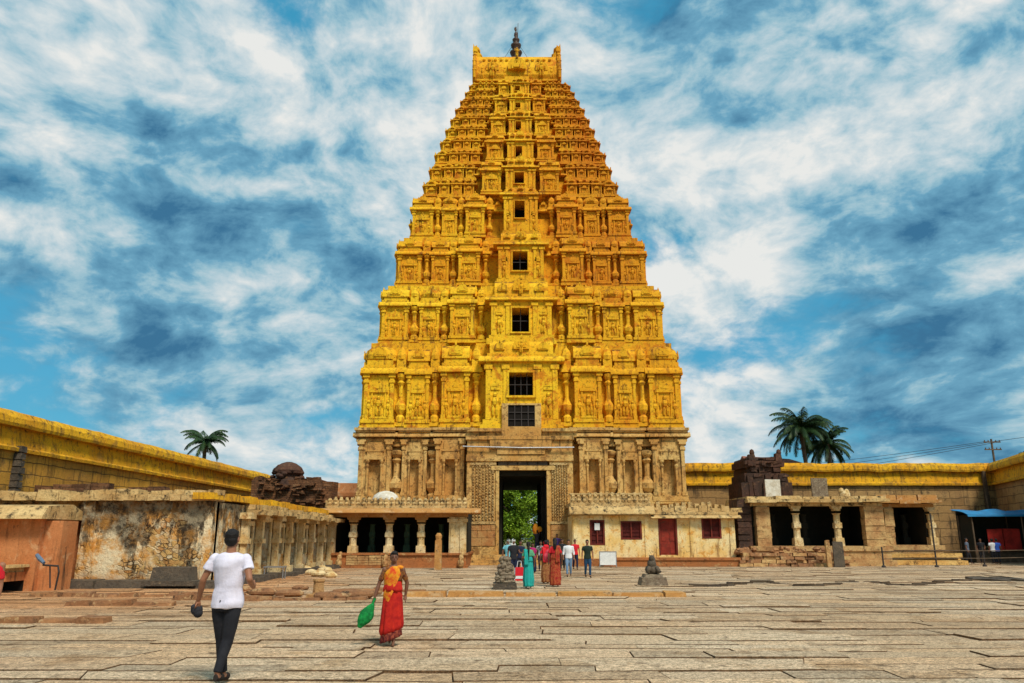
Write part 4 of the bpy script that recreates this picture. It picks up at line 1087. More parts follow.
for a in (573.5, 605, 645, 690, 730):
    x = P(a, 540, YB)[0]; mb.box(x, x+.28, YB-.06, YB+.1, zf-.05, ze)
obj('wall', mb, M['cream'], cbd)
for i, (a, b, z0, z1, k) in enumerate(OP):
    mb = MB(); t_ = .09
    if k == 'door':
        mb.box(a+.02, b-.02, YB+.14, YB+.2, z0, z1)
        for u in (0, 1):
            for v in range(3): 
                w = (b-a)/2; h = (z1-z0)/3; mb.box(a+w*u+.12, a+w*u+w-.1, YB+.115, YB+.15, z0+h*v+.1, z0+h*v+h-.08)
        d_ = obj('door', mb, M['reddoor'], cbd); mb = MB()
        mb.box(a-.07, a+.04, YB-.03, YB+.16, z0, z1+.08); mb.box(b-.04, b+.07, YB-.03, YB+.16, z0, z1+.08); mb.box(a+.04, b-.04, YB-.031, YB+.16, z1-.02, z1+.08); obj('frame', mb, M['maroon'], d_)
    else:
        mb.box(a-.02, a+t_, YB-.02, YB+.15, z0, z1); mb.box(b-t_, b+.02, YB-.02, YB+.15, z0, z1); mb.box(a+t_, b-t_, YB-.021, YB+.15, z0, z0+t_); mb.box(a+t_, b-t_, YB-.021, YB+.15, z1-t_, z1)
        mb.box((a+b)/2-.04, (a+b)/2+.04, YB-.015, YB+.14, z0+t_, z1-t_)
        wn = obj('window', mb, M['maroon'], cbd); mb = MB()
        mb.box(a+t_, (a+b)/2-.04, YB+.09, YB+.12, z0+t_, z1-t_); mb.box((a+b)/2+.04, b-t_, YB+.09, YB+.12, z0+t_, z1-t_)
        for v in range(4): z = z0+(z1-z0)*(v+1)/5; mb.box(a+.07, b-.07, YB+.05, YB+.085, z-.015, z+.015)
        obj('shutter', mb, mat('dark_shutter', (.07, .012, .01), (.12, .02, .015), 3, None, dirt=.3), wn)
    if i == 0:
        mb = MB(); x = (a+b)/2; mb.box(x-.17, x+.16, YB-.05, YB-.035, z1-.62, z1-.2); obj('notice', mb, M['white'], cbd)
mb = MB(); mb.box(bx0-.05, bx1, YB-.1, 56.9, 0, zf-.1); mb.box(P(603, 560, YB)[0], bx1+.1, YB-.55, YB, 0, zf-.18); mb.box(P(601, 560, YB)[0], bx1+.1, YB-.62, YB, zf-.18, zf-.02)
obj('plinth', mb, M['plinth'], cbd)
zc = P(610, 507, YB)[2]
mb = MB(); kapota(mb, bx0+.3, bxm-.4, YB+.8, YB, ze+.12, zc+.06, .5); mb.box(bx0-.1, bxm-.05, YB+.02, 57, zc+.05, zc+.3)
kapota(mb, bxm+.3, bx1-.1, YB+.8, YB, ze-.1, ze+.12, .45); mb.box(bxm+.02, bx1+.2, YB-.1, YB+4, ze+.12, ze+.3, 0, 0, .03)
obj('eave', mb, M['coping'], cbd)
mb = MB(); x = bx0-.1
while x < bxm-.2:
    w = .36; mb.lathe(x+w/2, YB+.1, [(w*.3, zc+.28), (w*.48, zc+.42), (w*.3, zc+.55), (w*.45, zc+.7), (w*.25, zc+.88+rs.uniform(-.08, .08))], 6); x += w
mb.box(bx0-.1, bxm-.1, YB+.05, YB+.45, zc+.28, zc+.66); mb.box(bx0-.15, bxm-.05, YB-.02, YB+.5, zc+.78, zc+.87)
x = bxm
while x < bx1:
    w = rs.uniform(.4, .9); mb.box(x, x+w-.02, YB-.0, YB+.8, ze+.3, ze+.62+rs.uniform(-.12, .1), .02, .02, .03); x += w
for k in range(12): mb.box(bxm+k*.42, bxm+k*.42+.3, YB+.8, YB+1.2, ze+.55, ze+.85+rs.uniform(-.1, .15), .03, .03, .03)
obj('parapet', mb, M['coping'], cbd)
# boards
a, b = P(600, 560, YB-1.2)[0], P(616, 560, YB-1.2)[0]
mb = MB(); z0, z1 = .25, P(608, 552, YB-1.2)[2]
mb.v = []; mb.box(a, b, YB-1.22, YB-1.17, .12, z1)
bd = empty('white_board', ((a+b)/2, YB-1.2, 0), 'blank white board standing on the paving below the cream building', 'board')
obj('panel', mb, M['white'], bd); mb = MB()
mb.box(a-.04, b+.04, YB-1.235, YB-1.155, z1, z1+.04); mb.box(a-.04, a, YB-1.24, YB-1.15, 0, z1+.03); mb.box(b, b+.04, YB-1.24, YB-1.15, 0, z1+.03); mb.tube([(a+.1, YB-1.15, z1-.1), (a+.1, YB-.72, .05)], [.025]*2, 5); mb.tube([(b-.1, YB-1.15, z1-.1), (b-.1, YB-.72, .05)], [.025]*2, 5)
obj('stand', mb, M['steel'], bd)

# ------------------------------------------------------------------ rubble foundation between cream building and right hall
mb = MB(); YR = 50.2
x0 = P(738, 560, YR)[0]; x1 = P(846, 560, YR)[0]
for row in range(5):
    x = x0+rs.random()*.4
    while x < x1:
        w = rs.uniform(.35, 1.0); top = .95-.16*abs(math.sin((x-x0)*.9)) 
        mb.m = 1 if rs.random() < .5 else 0
        if row*.21 < top: mb.box(x, x+w-.03, YR-.0+rs.uniform(-.1, .15)+row*.05, YR+1.2, row*.21, row*.21+.2, .02, .02, .025)
        x += w
for k in range(30): x = rs.uniform(x0, x1); mb.ell((x, YR+.5, rs.uniform(.8, 1.1)), (rs.uniform(.12, .3), .3, rs.uniform(.08, .2)), 6, 4)
tag(obj('rubble_wall', mb, [M['redrock'], M['rock']]), 'broken low brick and rubble wall in front of the right pillared hall', 'ruined wall')
mb = MB(); a, b = P(739, 540, 52)[0], P(752, 540, 52)[0]
mb.box(a, b, 51.8, 54, 0, P(745, 499, 52)[2], .05, 0, .04)
for k in range(9): mb.box(a-.1, b+rs.uniform(-.2, .1), 51.7-rs.uniform(0, .1), 52.2, .3+k*.42, .3+k*.42+.36, .02, 0, .04)
tag(obj('brick_pier', mb, M['darkbrick']), 'dark ruined brick pier between the cream building and the right hall', 'brick pier')

# ------------------------------------------------------------------ right hall
def hall(name, label, YH, cols, px0, px1, rf0, rf1, re, rp, rb, roofslab=True):
    r = empty(name, (P((px0+px1)/2, 550, YH)[0], YH+2, 0), label, 'pavilion')
    x0, x1 = P(px0, 540, YH)[0], P(px1, 540, YH)[0]
    zp_ = P(512, rp, YH)[2]; ze_ = P(512, re, YH)[2]; zt_ = P(512, rf0, YH-.4)[2]
    mb = MB(); mb.box(x0-.2, x1+.2, YH-.15, YH+6, 0, zp_*.75); mb.box(x0-.3, x1+.3, YH-.25, YH+6, zp_*.75, zp_)
    mb.box(x0-.3, x1+.4, YH-.4, YH+1, 0, zp_*.3, 0, 0, .02); obj('platform', mb, M['rock'], r)
    for px, w, sq in cols:
        x = P(px, 530, YH+.3)[0]; mb = MB()
        if sq: 
            k = zp_; 
            while k < ze_-.1: hh = min(rs.uniform(.3, .5), ze_-k); mb.box(x-w/2+rs.uniform(-.03, .03), x+w/2+rs.uniform(-.03, .03), YH+.05+rs.uniform(-.03, .03), YH+.65, k, k+hh-.012, 0, 0, .01); k += hh
        else: column(mb, x, YH+.35, zp_, ze_, w)
        c_ = obj('pillar', mb, M['pillar'] if not sq else M['rock'], r)
        mb = MB(); bracket(mb, x, YH+.35, ze_-.3, ze_, .36); obj('bracket', mb, M['pillar'], c_)
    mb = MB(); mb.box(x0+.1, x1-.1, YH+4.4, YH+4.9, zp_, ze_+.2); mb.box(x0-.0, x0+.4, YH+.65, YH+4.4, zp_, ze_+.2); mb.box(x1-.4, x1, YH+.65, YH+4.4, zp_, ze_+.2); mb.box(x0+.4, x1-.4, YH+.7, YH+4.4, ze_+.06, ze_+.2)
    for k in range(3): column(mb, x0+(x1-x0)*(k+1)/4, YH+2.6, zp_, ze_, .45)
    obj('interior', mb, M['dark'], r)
    mb = MB(); mb.box(x0-.05, x1+.05, YH+.1, YH+.7, ze_+.003, ze_+.22); n = max(3, int((x1-x0)/1.5))
    for k in range(n):
        a = x0-.35+(x1-x0+.7)*k/n; b = a+(x1-x0+.7)/n; dz = rs.uniform(-.04, .04)
        mb.box(a, b-.03, YH-.55+rs.uniform(-.08, .06), YH+5, ze_+.225+dz, ze_+.42+dz, 0, 0, .015)
        mb.box(a+.05, b-.05, YH-.15+rs.uniform(-.1, .1), YH+5, ze_+.42+dz, max(ze_+.5, zt_)+dz, .02, .02, .02)
    obj('roof_slabs', mb, M['coping'] if roofslab else M['kerb'], r)
    return r
hall('pillared_hall', 'long dark pillared hall with flat slab roof in front of the dark brick shrine', 51.5, [(763, .9, 1), (797, .5, 0), (838, .5, 0), (874, 1.25, 1)], 754, 886, 496, 502, 506, 546, 562)
hall('pillared_hall', 'smaller set-back pillared hall at the right with a thick yellow slab roof', 55, [(889, .6, 1), (932, .5, 0)], 884, 938, 495, 500, 507, 545, 560, False)
# posts before it and fallen stones
mb = MB(); x = P(829, 560, 49.4)[0]; mb.box(x-.13, x+.13, 49.3, 49.55, 0, 1.6, .02, .02, .02)
tag(obj('stone_post', mb, M['rock']), 'short upright stone post before the rubble wall, beside a darker slab', 'stone post')
mb = MB(); x = P(840, 560, 49.4)[0]; mb.box(x-.35, x+.3, 49.4, 49.6, 0, 1.5, .02, .02, .03)
tag(obj('stone_slab', mb, M['darkstone']), 'dark upright slab leaning by the short post before the rubble wall', 'stone slab')

# brick shrine tower behind the right hall
sh = empty('brick_shrine', (P(765, 480, 59)[0], 59, 0), 'ruined dark brick shrine tower rising behind the flat slab roof', 'shrine')
YS = 58; 
for i, (a, b, r0, r1) in enumerate(((742, 794, 482, 500), (746, 790, 473, 482), (750, 784, 466, 473), (747, 787, 460, 466), (750, 781, 456, 460))):
    mb = MB(); A = P(a, r0, YS); B = P(b, r1, YS); d_ = (B[0]-A[0])/2
    z1, z0 = P(a, r0, YS)[2], P(a, r1, YS)[2]
    if i == 0: z0 = 2.5
    yy = YS+2-min(2, d_)
    mb.box(A[0], B[0], yy, yy+3.6, z0, z1, 0, 0, .06)
    for k in range(12): x = rs.uniform(A[0]-.1, B[0]-.3); mb.box(x, x+rs.uniform(.2, .6), yy-rs.uniform(.02, .22), yy+.5, z0+(z1-z0)*rs.random()*.7, z1-rs.uniform(0, .1), 0, 0, .05)
    obj('tier', mb, M['darkbrick'], sh)
mb = MB()
for px in (752, 779): 
    q = P(px, 457, YS+.6); mb.box(q[0]-.3, q[0]+.3, q[1], q[1]+.6, q[2]-.4, q[2]+.25, .12, .1, .06); mb.ell((q[0]+.1, q[1]+.3, q[2]+.35), (.2, .2, .28), 6, 4)
obj('corner_crest', mb, M['darkbrick'], sh)
for (a, b, r0, r1, Y, lab) in ((765, 781, 479.5, 494, 55.2, 'pale grey square stone slab standing on the roof before the brick shrine'), (811, 828, 478, 491, 56, 'pinkish grey square panel standing on the hall roof right of the brick shrine')):
    A = P(a, r0, Y); B = P(b, r1, Y); mb = MB(); mb.box(A[0], B[0], Y, Y+.15, B[2]-.5, A[2], 0, 0, .01)
    tag(obj('standing_slab', mb, M['dome'] if a == 765 else M['idol']), lab, 'panel')
mb = MB(); q = P(845, 491, 53.5)
mb.ell((q[0], 53.5, q[2]-.25), (.35, .22, .3), 8, 5); mb.ell((q[0]-.25, 53.5, q[2]+.05), (.17, .14, .17), 7, 5); mb.ell((q[0]+.1, 53.5, q[2]-.1), (.2, .2, .25), 7, 5)
tag(obj('bull_statue', mb, M['pillar']), 'small seated stone figure on the roof edge of the long right hall', 'statue')

# ------------------------------------------------------------------ rails, stall
mb0 = None
fe = empty('rope_fence', (P(930, 560, 49)[0], 49, 0), 'iron posts with long horizontal rails in front of the right hall', 'fence')
fp = [P(883, 560, 49)[0], P(936, 560, 49.5)[0], P(984, 560, 50.5)[0], P(1040, 560, 52)[0]]
fy = [49, 49.5, 50.5, 52]
for x, y in zip(fp, fy):
    mb = MB(); mb.tube([(x, y, 0), (x, y, 3.2 if y == 49.5 else 1.2)], [.05, .05], 8); mb.lathe(x, y, [(.14, 0), (.12, .1), (.05, .14)], 8); obj('post', mb, M['iron'], fe)
for z in (.95, .5):
    mb = MB(); mb.tube([(fp[i], fy[i]-.05, z+.04*(i % 2)) for i in range(4)], [.022]*4, 6); obj('rail', mb, M['wood'], fe)
st_ = empty('market_stall', (36, 61, 0), 'dark stall under a blue tarpaulin against the right corner wall', 'stall')
sx0 = P(973, 540, 58)[0]; sx1 = sx0+9; zt_ = P(970, 515, 58)[2]
mb = MB()
n = 14; vs = []; 
for i in range(n+1):
    for j in range(6):
        x = sx0-.4+(sx1-sx0+.6)*i/n; y = 57.6+j*.44; z = zt_+.05+j*.09-.12*math.sin(math.pi*((i*3/n) % 1))+.05*math.sin(i*2+j)
        vs.append((x, y, z))
fs = [(i*6+j, (i+1)*6+j, (i+1)*6+j+1, i*6+j+1) for i in range(n) for j in range(5)]
mb._add(vs+[(a, b, c-.05) for a, b, c in vs], fs+[tuple(k+len(vs) for k in f[::-1]) for f in fs]+[(i*6, (i+1)*6, (i+1)*6+len(vs), i*6+len(vs)) for i in range(n)])
mb.box(sx0-.4, sx1, 57.55, 57.6, zt_-.12, zt_+.03, 0, 0, .03)
obj('tarpaulin', mb, M['tarp'], st_)
for x in (sx0, sx0+3.6, sx0+7.2):
    for y in (57.8, 59.6):
        mb = MB(); mb.tube([(x, y, 0), (x, y, zt_)], [.06, .05], 7); obj('pole', mb, M['wood'], st_)
mb = MB(); mb.box(sx0+.1, sx1, 59.9, 60, 0, zt_+.3); mb.box(sx0+.05, sx0+.1, 58, 59.9, 0, zt_); obj('back_sheet', mb, M['dark'], st_)
mb = MB(); mb.box(sx0+.4, sx1-.5, 58.6, 59.6, .0, .95, 0, 0, .03); obj('counter', mb, M['wood'], st_)
A = P(986, 529, 58.3)
mb = MB(); mb.box(A[0], A[0]+1.1, 58.2, 58.3, .9, A[2], 0, 0, .03); mb.box(A[0]+1.2, A[0]+2.4, 58.25, 58.35, .9, A[2]+.02, 0, 0, .03); obj('red_cloth', mb, M['redcloth'], st_)
rs2 = random.Random(4)
mb = MB()
for k in range(10):
    x = sx0+.5+k*.55; mb.ell((x, 58.9, 1.05), (.2, .2, .14), 8, 5)
obj('goods', mb, M['rock'], st_)
# long fallen beams right
for k, (a, b, py, h) in enumerate(((842, 968, 556, .28), (884, 962, 549, .25), (890, 960, 553, .2))):
    Y = 52.6+k*.5; A = P(a, py, Y)[0]; B = P(b, py, Y)[0]
    mb = MB(); z = (.02, .5, .28)[k]; mb.box(A, B, Y, Y+.5+.6*(k == 0), z, z+h, .02, .02, .04)
    tag(obj('stone_beam', mb, M['granite']), ['longest low stone beam lying at the foot of the right hall platform', 'upper stone beam stacked before the set-back right hall', 'middle stone beam stacked before the set-back right hall'][k], 'stone beam')
# dark mats on the ground far right
for a, b, y0, lab in ((991, 1016, 576.5, 'flat dark slab lying on the paving in front of the stall people'), (1017, 1036, 577, 'flat dark slab cut off by the right edge of the picture')):
    x0, yy = GX(a, 582); x1 = GX(b, 582)[0]; mb = MB()
    mb._add([(x0, yy+1.2, .06), (x0+.2, yy+2.2, .12), (x0+.5*(x1-x0), yy+1.6, .16), (x1, yy+.3, .08), (x1-.3, yy, .06), (x0+.3*(x1-x0), yy+.5, .1)], [(0, 1, 2, 3, 4, 5)])
    v = list(mb.v); n = len(v); mb.v += [(p[0], p[1], 0) for p in v]; mb.f += [(i, (i+1) % n, n+(i+1) % n, n+i) for i in range(n)]; mb.col += [(1, 1, 1)]*n; mb.mi += [0]*n
    tag(obj('dark_slab', mb, M['darkstone']), lab, 'stone slab')

# ------------------------------------------------------------------ small stone things in the court
def rockmesh(r, seed, n=10, m=7):
    mb = MB(); mb.ell((0, 0, r[2]*.8), r, n, m); rr = random.Random(seed)
    mb.v = [(x*(1+.25*mnoise.noise(Vector((x*2/r[0]+seed, y, z)))), y*(1+.25*mnoise.noise(Vector((x+seed, y*2/r[1], z+3)))), max(-.02, z*(1+.2*mnoise.noise(Vector((x, y+seed, z*2/r[2])))))) for x, y, z in mb.v]
    return mb
x, y = GX(438, 570)
mb = MB(); z1 = P(438, 533, y)[2]; mb.box(x-.2, x+.2, y-.2, y+.2, 0, z1-.4, .03, .03, .01); mb.box(x-.14, x+.14, y-.14, y+.14, z1-.4, z1-.3); mb.lathe(x, y, [(.17, z1-.3), (.19, z1-.15), (.1, z1)], 8)
tag(obj('stone_post', mb, M['kerb']), 'tall square orange stone post with a pale tip before the left hall platform', 'stone post')
x, y = GX(318, 598)
mb = MB(); mb.box(x-.32, x+.32, y-.25, y+.3, 0, .1, .02, .02, .02); z1 = P(318, 579, y)[2]; mb.lathe(x, y, [(.2, .1), (.17, .15), (.15, z1-.1), (.18, z1-.06), (.17, z1)], 10)
tag(obj('stone_bollard', mb, M['rock']), 'small round stone bollard on the paving left of the woman in the red sari', 'bollard')
# left carved statue
x, y = GX(505, 589)
z1 = P(505, 556, y)[2]
sg = empty('carved_idol_stone', (x, y, 0), 'weathered carved idol stone on a square base left of the doorway crowd', 'statue')
mb = MB(); mb.box(x-.42, x+.42, y-.35, y+.35, 0, .2, .02, .02, .02); obj('base', mb, M['darkstone'], sg)
mb = MB()
H = z1-.2
for k in range(7):
    f = k/6; w = .36-.22*f
    mb.lathe(x+.03*math.sin(k*2), y, [(w*.95, .2+H*k/7), (w*1.04, .2+H*(k+.35)/7), (w*.86, .2+H*(k+1)/7)], 9, 1, .8, k*.4)
for k in range(34): a = rs.uniform(0, 6.28); h = rs.random(); w = .34-.22*h; mb.ell((x+w*math.cos(a), y+w*.8*math.sin(a), .25+H*.9*h), (.09, .08, .08), 6, 4)
sto_ = obj('carved_stone', mb, M['idol'], sg)
# nandi pedestal right
x, y = GX(653, 586)
z1 = P(653, 558, y)[2]
sg = empty('bull_idol', (x, y, 0), 'small black stone idol seated on a worn square pedestal in the open courtyard', 'statue')
mb = MB(); mb.box(x-.5, x+.5, y-.4, y+.4, 0, .3, .06, .05, .03); mb.box(x-.36, x+.36, y-.3, y+.3, .3, .42, .04, .04, .02); obj('pedestal', mb, M['idol'], sg)
mb = MB(); mb.ell((x, y+.05, .58), (.27, .3, .2), 9, 6); mb.ell((x-.02, y-.02, .78), (.17, .2, .2), 8, 6); mb.ell((x-.03, y-.08, .98), (.1, .12, .13), 8, 5); mb.ell((x+.02, y+.1, .9), (.13, .12, .2), 7, 5)
for s in (-1, 1): mb.tube([(x+s*.22, y-.22, .46), (x+s*.12, y-.2, .7)], [.09, .07], 6); mb.tube([(x-.03+s*.05, y-.08, 1.05), (x-.03+s*.08, y-.08, 1.12)], [.025, .01], 5)
obj('idol', mb, M['darkstone'], sg, smooth=True)

# rubble and displaced kerbs along the left line
rub = []
spots = [(262, 596, .5), (276, 594, .35), (289, 597, .45), (300, 590, .3), (331, 600, .5), (344, 595, .4), (356, 599, .55), (369, 596, .4), (247, 592, .35), (236, 597, .3)]
for k, (px, py, r) in enumerate(spots):
    x, y = GX(px, py); mb = rockmesh((r, r*.6, r*.28), k*3+1); mb.v = [(a+x, b+y, c) for a, b, c in mb.v]
    tag(obj('rubble_stone', mb, M['redrock']), 'low reddish rubble stone in the broken line across the left of the court', 'stone', 'reddish rubble stones along the broken line')
for k, (px, py, r) in enumerate([(311, 575, .3), (318, 577, .35), (325, 574, .4), (331, 578, .3), (306, 572, .35), (322, 571, .3), (313, 568, .35)]):
    x, y = GX(px, py); mb = rockmesh((r, r*.8, r*.5), k*5+2); mb.v = [(a+x, b+y, c) for a, b, c in mb.v]
    tag(obj('fallen_stone', mb, M['pillar']), 'pale fallen stone in the heap at the left corner of the pillared hall', 'stone', 'pale fallen stones by the hall corner')
for k, (px, py, L_) in enumerate([(300, 601, 3.5), (110, 597, 5.0), (210, 600, 2.2), (370, 593, 1.6), (30, 624, 2.6), (110, 606, 2.4)]):
    x, y = GX(px, py); mb = MB()
    xx = x-L_/2
    while xx < x+L_/2: w = rs.uniform(.5, 1.1); mb.box(xx, xx+w-.03, y+rs.uniform(-.06, .06), y+.4, -.03, .11+rs.uniform(-.05, .04), .04, .03, .025); xx += w
    tag(obj('kerb_stone', mb, M['redrock']), ['broken row of reddish kerb stones left of the bollard', 'long row of kerb stones below the mould stained wall', 'short kerb piece beyond the man in the white shirt', 'kerb stones just left of the long orange kerb', 'kerb stones at the left edge before the outbuilding', 'second kerb row between the outbuilding and the mould stained wall'][k], 'kerb')
# cracks on the right : a thin line of upturned slabs
mb = MB()
for k in range(60):
    px = 684+k*4.8; x, y = GX(px, 585+2*math.sin(k*.3)-k*.03); w = rs.uniform(.1, .5); mb.box(x-w, x+w, y-.08, y+.1, -.04, rs.choice([.01, .03, .05, .08]), .03, .02, .02)
tag(obj('slab_edge', mb, M['dirtground']), 'long dark broken line of upturned slab edges running right from the black idol', 'stone edge')
# bench in front of the side wall
x0, y0 = P(263, 578, 34.5)[0], 34.5; x1 = P(286, 578, 34.8)[0]
bn = empty('bench', ((x0+x1)/2, 34.6, 0), 'thin legged metal bench beside the crumbling side wall', 'bench')
mb = MB(); mb.box(x0, x1, 34.4, 34.85, .5, .55); obj('seat', mb, M['steel'], bn)
for x in (x0+.05, x1-.05):
    for y in (34.45, 34.8): mb = MB(); mb.tube([(x, y, 0), (x, y, .5)], [.025]*2, 6); obj('leg', mb, M['steel'], bn)

# ------------------------------------------------------------------ things behind the walls
def utility(px, py, Y, label, two=1, h=1.0):
    x, y, z = P(px, py, Y); r = empty('utility_pole', (x, y, 0), label, 'utility pole')
    mb = MB(); mb.tube([(x, y, 0), (x, y, z)], [.16, .1], 8); obj('pole', mb, M['wood'], r)
    for k in range(two):
        mb = MB(); zz = z-.4-k*.8; mb.box(x-.9, x+.9, y-.15, y-.05, zz, zz+.12)
        for s in (-.8, -.4, .4, .8): mb.lathe(x+s, y-.1, [(.05, zz+.12), (.07, zz+.18), (.04, zz+.28)], 6)
        obj('cross_arm', mb, M['wood'], r)
    return (x, y, z)
u1 = utility(991, 439, 84, 'wooden utility pole with wires rising above the right wall', 2)
u2 = utility(805, 446, 83, 'pale pole with cross arms between the two right palms', 1)
for k in range(3):
    mb = MB(); a = Vector((u1[0]-.8+.8*k, u1[1], u1[2]-.3)); b = Vector((20+2*k, 118, 10.5-k*.9)); pts = []
    for i in range(13): f = i/12; q = a.lerp(b, f); q.z -= 2.0*f*(1-f); pts.append(q)
    mb.tube(pts, [.022]*13, 4)
    tag(obj('power_cable', mb, M['iron']), ['top', 'middle', 'lowest'][k]+' power cable sagging left from the utility pole', 'cable')
mb = MB(); pts = []
a = Vector((u1[0], u1[1], u1[2]-.3)); b = Vector((80, 70, 16))
for i in range(9): f = i/8; q = a.lerp(b, f); q.z -= 1.0*f*(1-f); pts.append(q)
mb.tube(pts, [.022]*9, 4); tag(obj('power_cable', mb, M['iron']), 'power cable running right from the utility pole out of the picture', 'cable')
# house with a red tiled roof
r = empty('tiled_house', (24, 80, 0), 'red tiled roof of a house showing over the wall beside the brick shrine', 'house')
A = P(770, 456, 80); B = P(812, 464, 80)
mb = MB(); mb.box(A[0]-1, B[0]+.5, 79.5, 86, 0, B[2]-.3); obj('wall', mb, M['cream'], r)
mb = MB(); vsx = [(A[0]-2, 79, B[2]-.8), (B[0]+1.5, 79, B[2]-.8), (B[0]-1.2, 83, A[2]), (A[0]-2, 83, A[2]+.3), (A[0]-2, 87, B[2]-.8), (B[0]+1.5, 87, B[2]-.8)]
mb._add(vsx, [(0, 1, 2, 3), (3, 2, 5, 4), (1, 5, 2), (0, 3, 4), (0, 4, 5, 1)]); obj('roof', mb, M['rooftile'], r)

# ------------------------------------------------------------------ palms
def palm(px, py, Y, R_, n, label, seed, zbase=0):
    rr = random.Random(seed); cx, cy, cz = P(px, py, Y)
    r = empty('palm_tree', (cx, cy, 0), label, 'palm tree')
    mb = MB(); mb.tube([(cx+.8, cy, 0), (cx+.5, cy, cz*.4), (cx+.1, cy, cz*.8), (cx, cy, cz)], [.35, .24, .2, .24], 9); obj('trunk', mb, M['bark'], r)
    mb = MB()
    for k in range(n):
        az = 2*math.pi*k/n*2.4+rr.uniform(-.2, .2); el = rr.uniform(-.5, 1.45); L = R_*rr.uniform(.85, 1.15)
        d = Vector((math.cos(az), math.sin(az), 0)); p = Vector((cx, cy, cz)); e = el; pts = [p.copy()]; N = 11
        for i in range(N):
            p = p+(d*math.cos(e)+Vector((0, 0, 1))*math.sin(e))*L/N; e -= (.10+.12*i/N)*(1.1 if el > .3 else .8); pts.append(p.copy())
        mb.tube(pts, [.045*(1-.8*i/N) for i in range(N+1)], 4)
        side = Vector((-d.y, d.x, 0))
        for i in range(1, N):
            for j in range(5):
                f = j/5; q = pts[i].lerp(pts[i+1], f); tan = (pts[i+1]-pts[i]).normalized()
                ll = R_*.22*math.sin(math.pi*min(1, (i+f+1.2)/(N+1.5)))**.6
                for s in (-1, 1):
                    dirn = (side*s*.75+tan*.55+Vector((0, 0, -.55-rr.uniform(0, .5)))).normalized()*ll*rr.uniform(.8, 1.15)
                    w = tan*(.022+.004*R_)
                    mb._add([q-w, q+w, q+dirn*.6+w*.7, q+dirn, q+dirn*.6-w*.7], [(0, 1, 2, 3, 4)])
    obj('crown', mb, M['palm'], r, fix=False)
palm(205, 443, 92, 3.1, 32, 'small palm showing above the left yellow wall', 3)
palm(801, 429, 80, 3.5, 48, 'taller palm of the two above the right wall', 5)
palm(827, 444, 82, 3.0, 42, 'shorter palm on the right of the taller palm', 8)

def leafcloud(mb, c, r, n, size, rr, holes=.35):
    for _ in range(n):
        v = Vector((rr.gauss(0, 1), rr.gauss(0, 1), rr.gauss(0, 1))).normalized()*(rr.random()**.35)
        p = Vector((c[0]+v.x*r[0], c[1]+v.y*r[1], c[2]+v.z*r[2]))
        if mnoise.noise(p*.9) < -.18: continue
        a = Vector((rr.uniform(-1, 1), rr.uniform(-1, 1), rr.uniform(-.6, .6))).normalized()*size*rr.uniform(.6, 1.3)
        b = a.cross(Vector((rr.uniform(-1, 1), rr.uniform(-1, 1), rr.uniform(-1, 1)))).normalized()*size*.45
        mb._add([p-a, p-a*.2+b, p+a, p-a*.2-b], [(0, 1, 2, 3)])
def tree(x, y, h, r, n, label, seed, mt='leaf', size=.24, low=.15):
    rr = random.Random(seed); t_ = empty('leafy_tree', (x, y, 0), label, 'tree')
    mb = MB(); mb.tube([(x, y, 0), (x+.1, y, h*.25), (x-.1, y, h*.5), (x, y, h*.85)], [.35, .28, .2, .05], 9)
    for k in range(9):
        a = rr.uniform(0, 6.28); z = h*rr.uniform(.25, .6); e = Vector((x+math.cos(a)*r*.75, y+math.sin(a)*r*.75, z+h*rr.uniform(.1, .3)))
        mb.tube([(x, y, z), ((x+e.x)/2, (y+e.y)/2, (z+e.z)/2+.2), e], [.13, .08, .03], 6)
    obj('trunk', mb, M['bark'], t_)
    mb = MB()
    for k in range(26):
        a = rr.uniform(0, 6.28); q = r*rr.uniform(.15, .85); z = h*rr.uniform(low, .92)
        k_ = math.sin(math.pi*min(1, max(.15, (z/h-low*.6)/(1.05-low*.6))))
        leafcloud(mb, (x+math.cos(a)*q*k_, y+math.sin(a)*q*k_, z), (r*.36, r*.36, h*.12), n//26, size, rr)
    obj('crown', mb, M[mt], t_, fix=False)
tree(.4, 118, 11.5, 5.5, 26000, 'bright green leafy tree seen through the tower doorway', 2, low=.14)
tree(5.6, 128, 14, 6, 16000, 'taller tree behind, at the right of the doorway view', 6, low=.1)
tree(-4.8, 130, 13, 6, 16000, 'leafy tree behind, at the left of the doorway view', 9, 'leaf', low=.1)
x, y, z = P(1040, 452, 86); tree(x, y, z+.4, 4.2, 5000, 'dark tree crown just over the wall at the right edge', 12, 'leafdark', .25, .5)
# ------------------------------------------------------------------ people
def clothmat(name, c, c2=None, sc=6, **k):
    k.pop('c3', None)
    return mat(name, c, c2, sc, None, bump=k.pop('bump', .25), bscale=k.pop('bscale', 12), rough=.85, fine=.1, **k)
SK = mat('brown_skin', (.34, .145, .075), (.29, .12, .06), 5, None, bump=0, rough=.55, fine=0, spec=.35)
SKD = mat('dark_brown_skin', (.20, .085, .045), (.165, .07, .038), 5, None, bump=0, rough=.55, fine=0, spec=.35)
HAIR = mat('black_hair', (.012, .009, .008), None, bump=.4, bscale=60, rough=.5, fine=0)
EYE = mat('eye_dark', (.02, .012, .01), None, bump=0, fine=0, rough=.3)
LIP = mat('lips', (.16, .045, .035), None, bump=0, fine=0)
SHOE = mat('dark_sandal', (.03, .022, .018), None, bump=0)

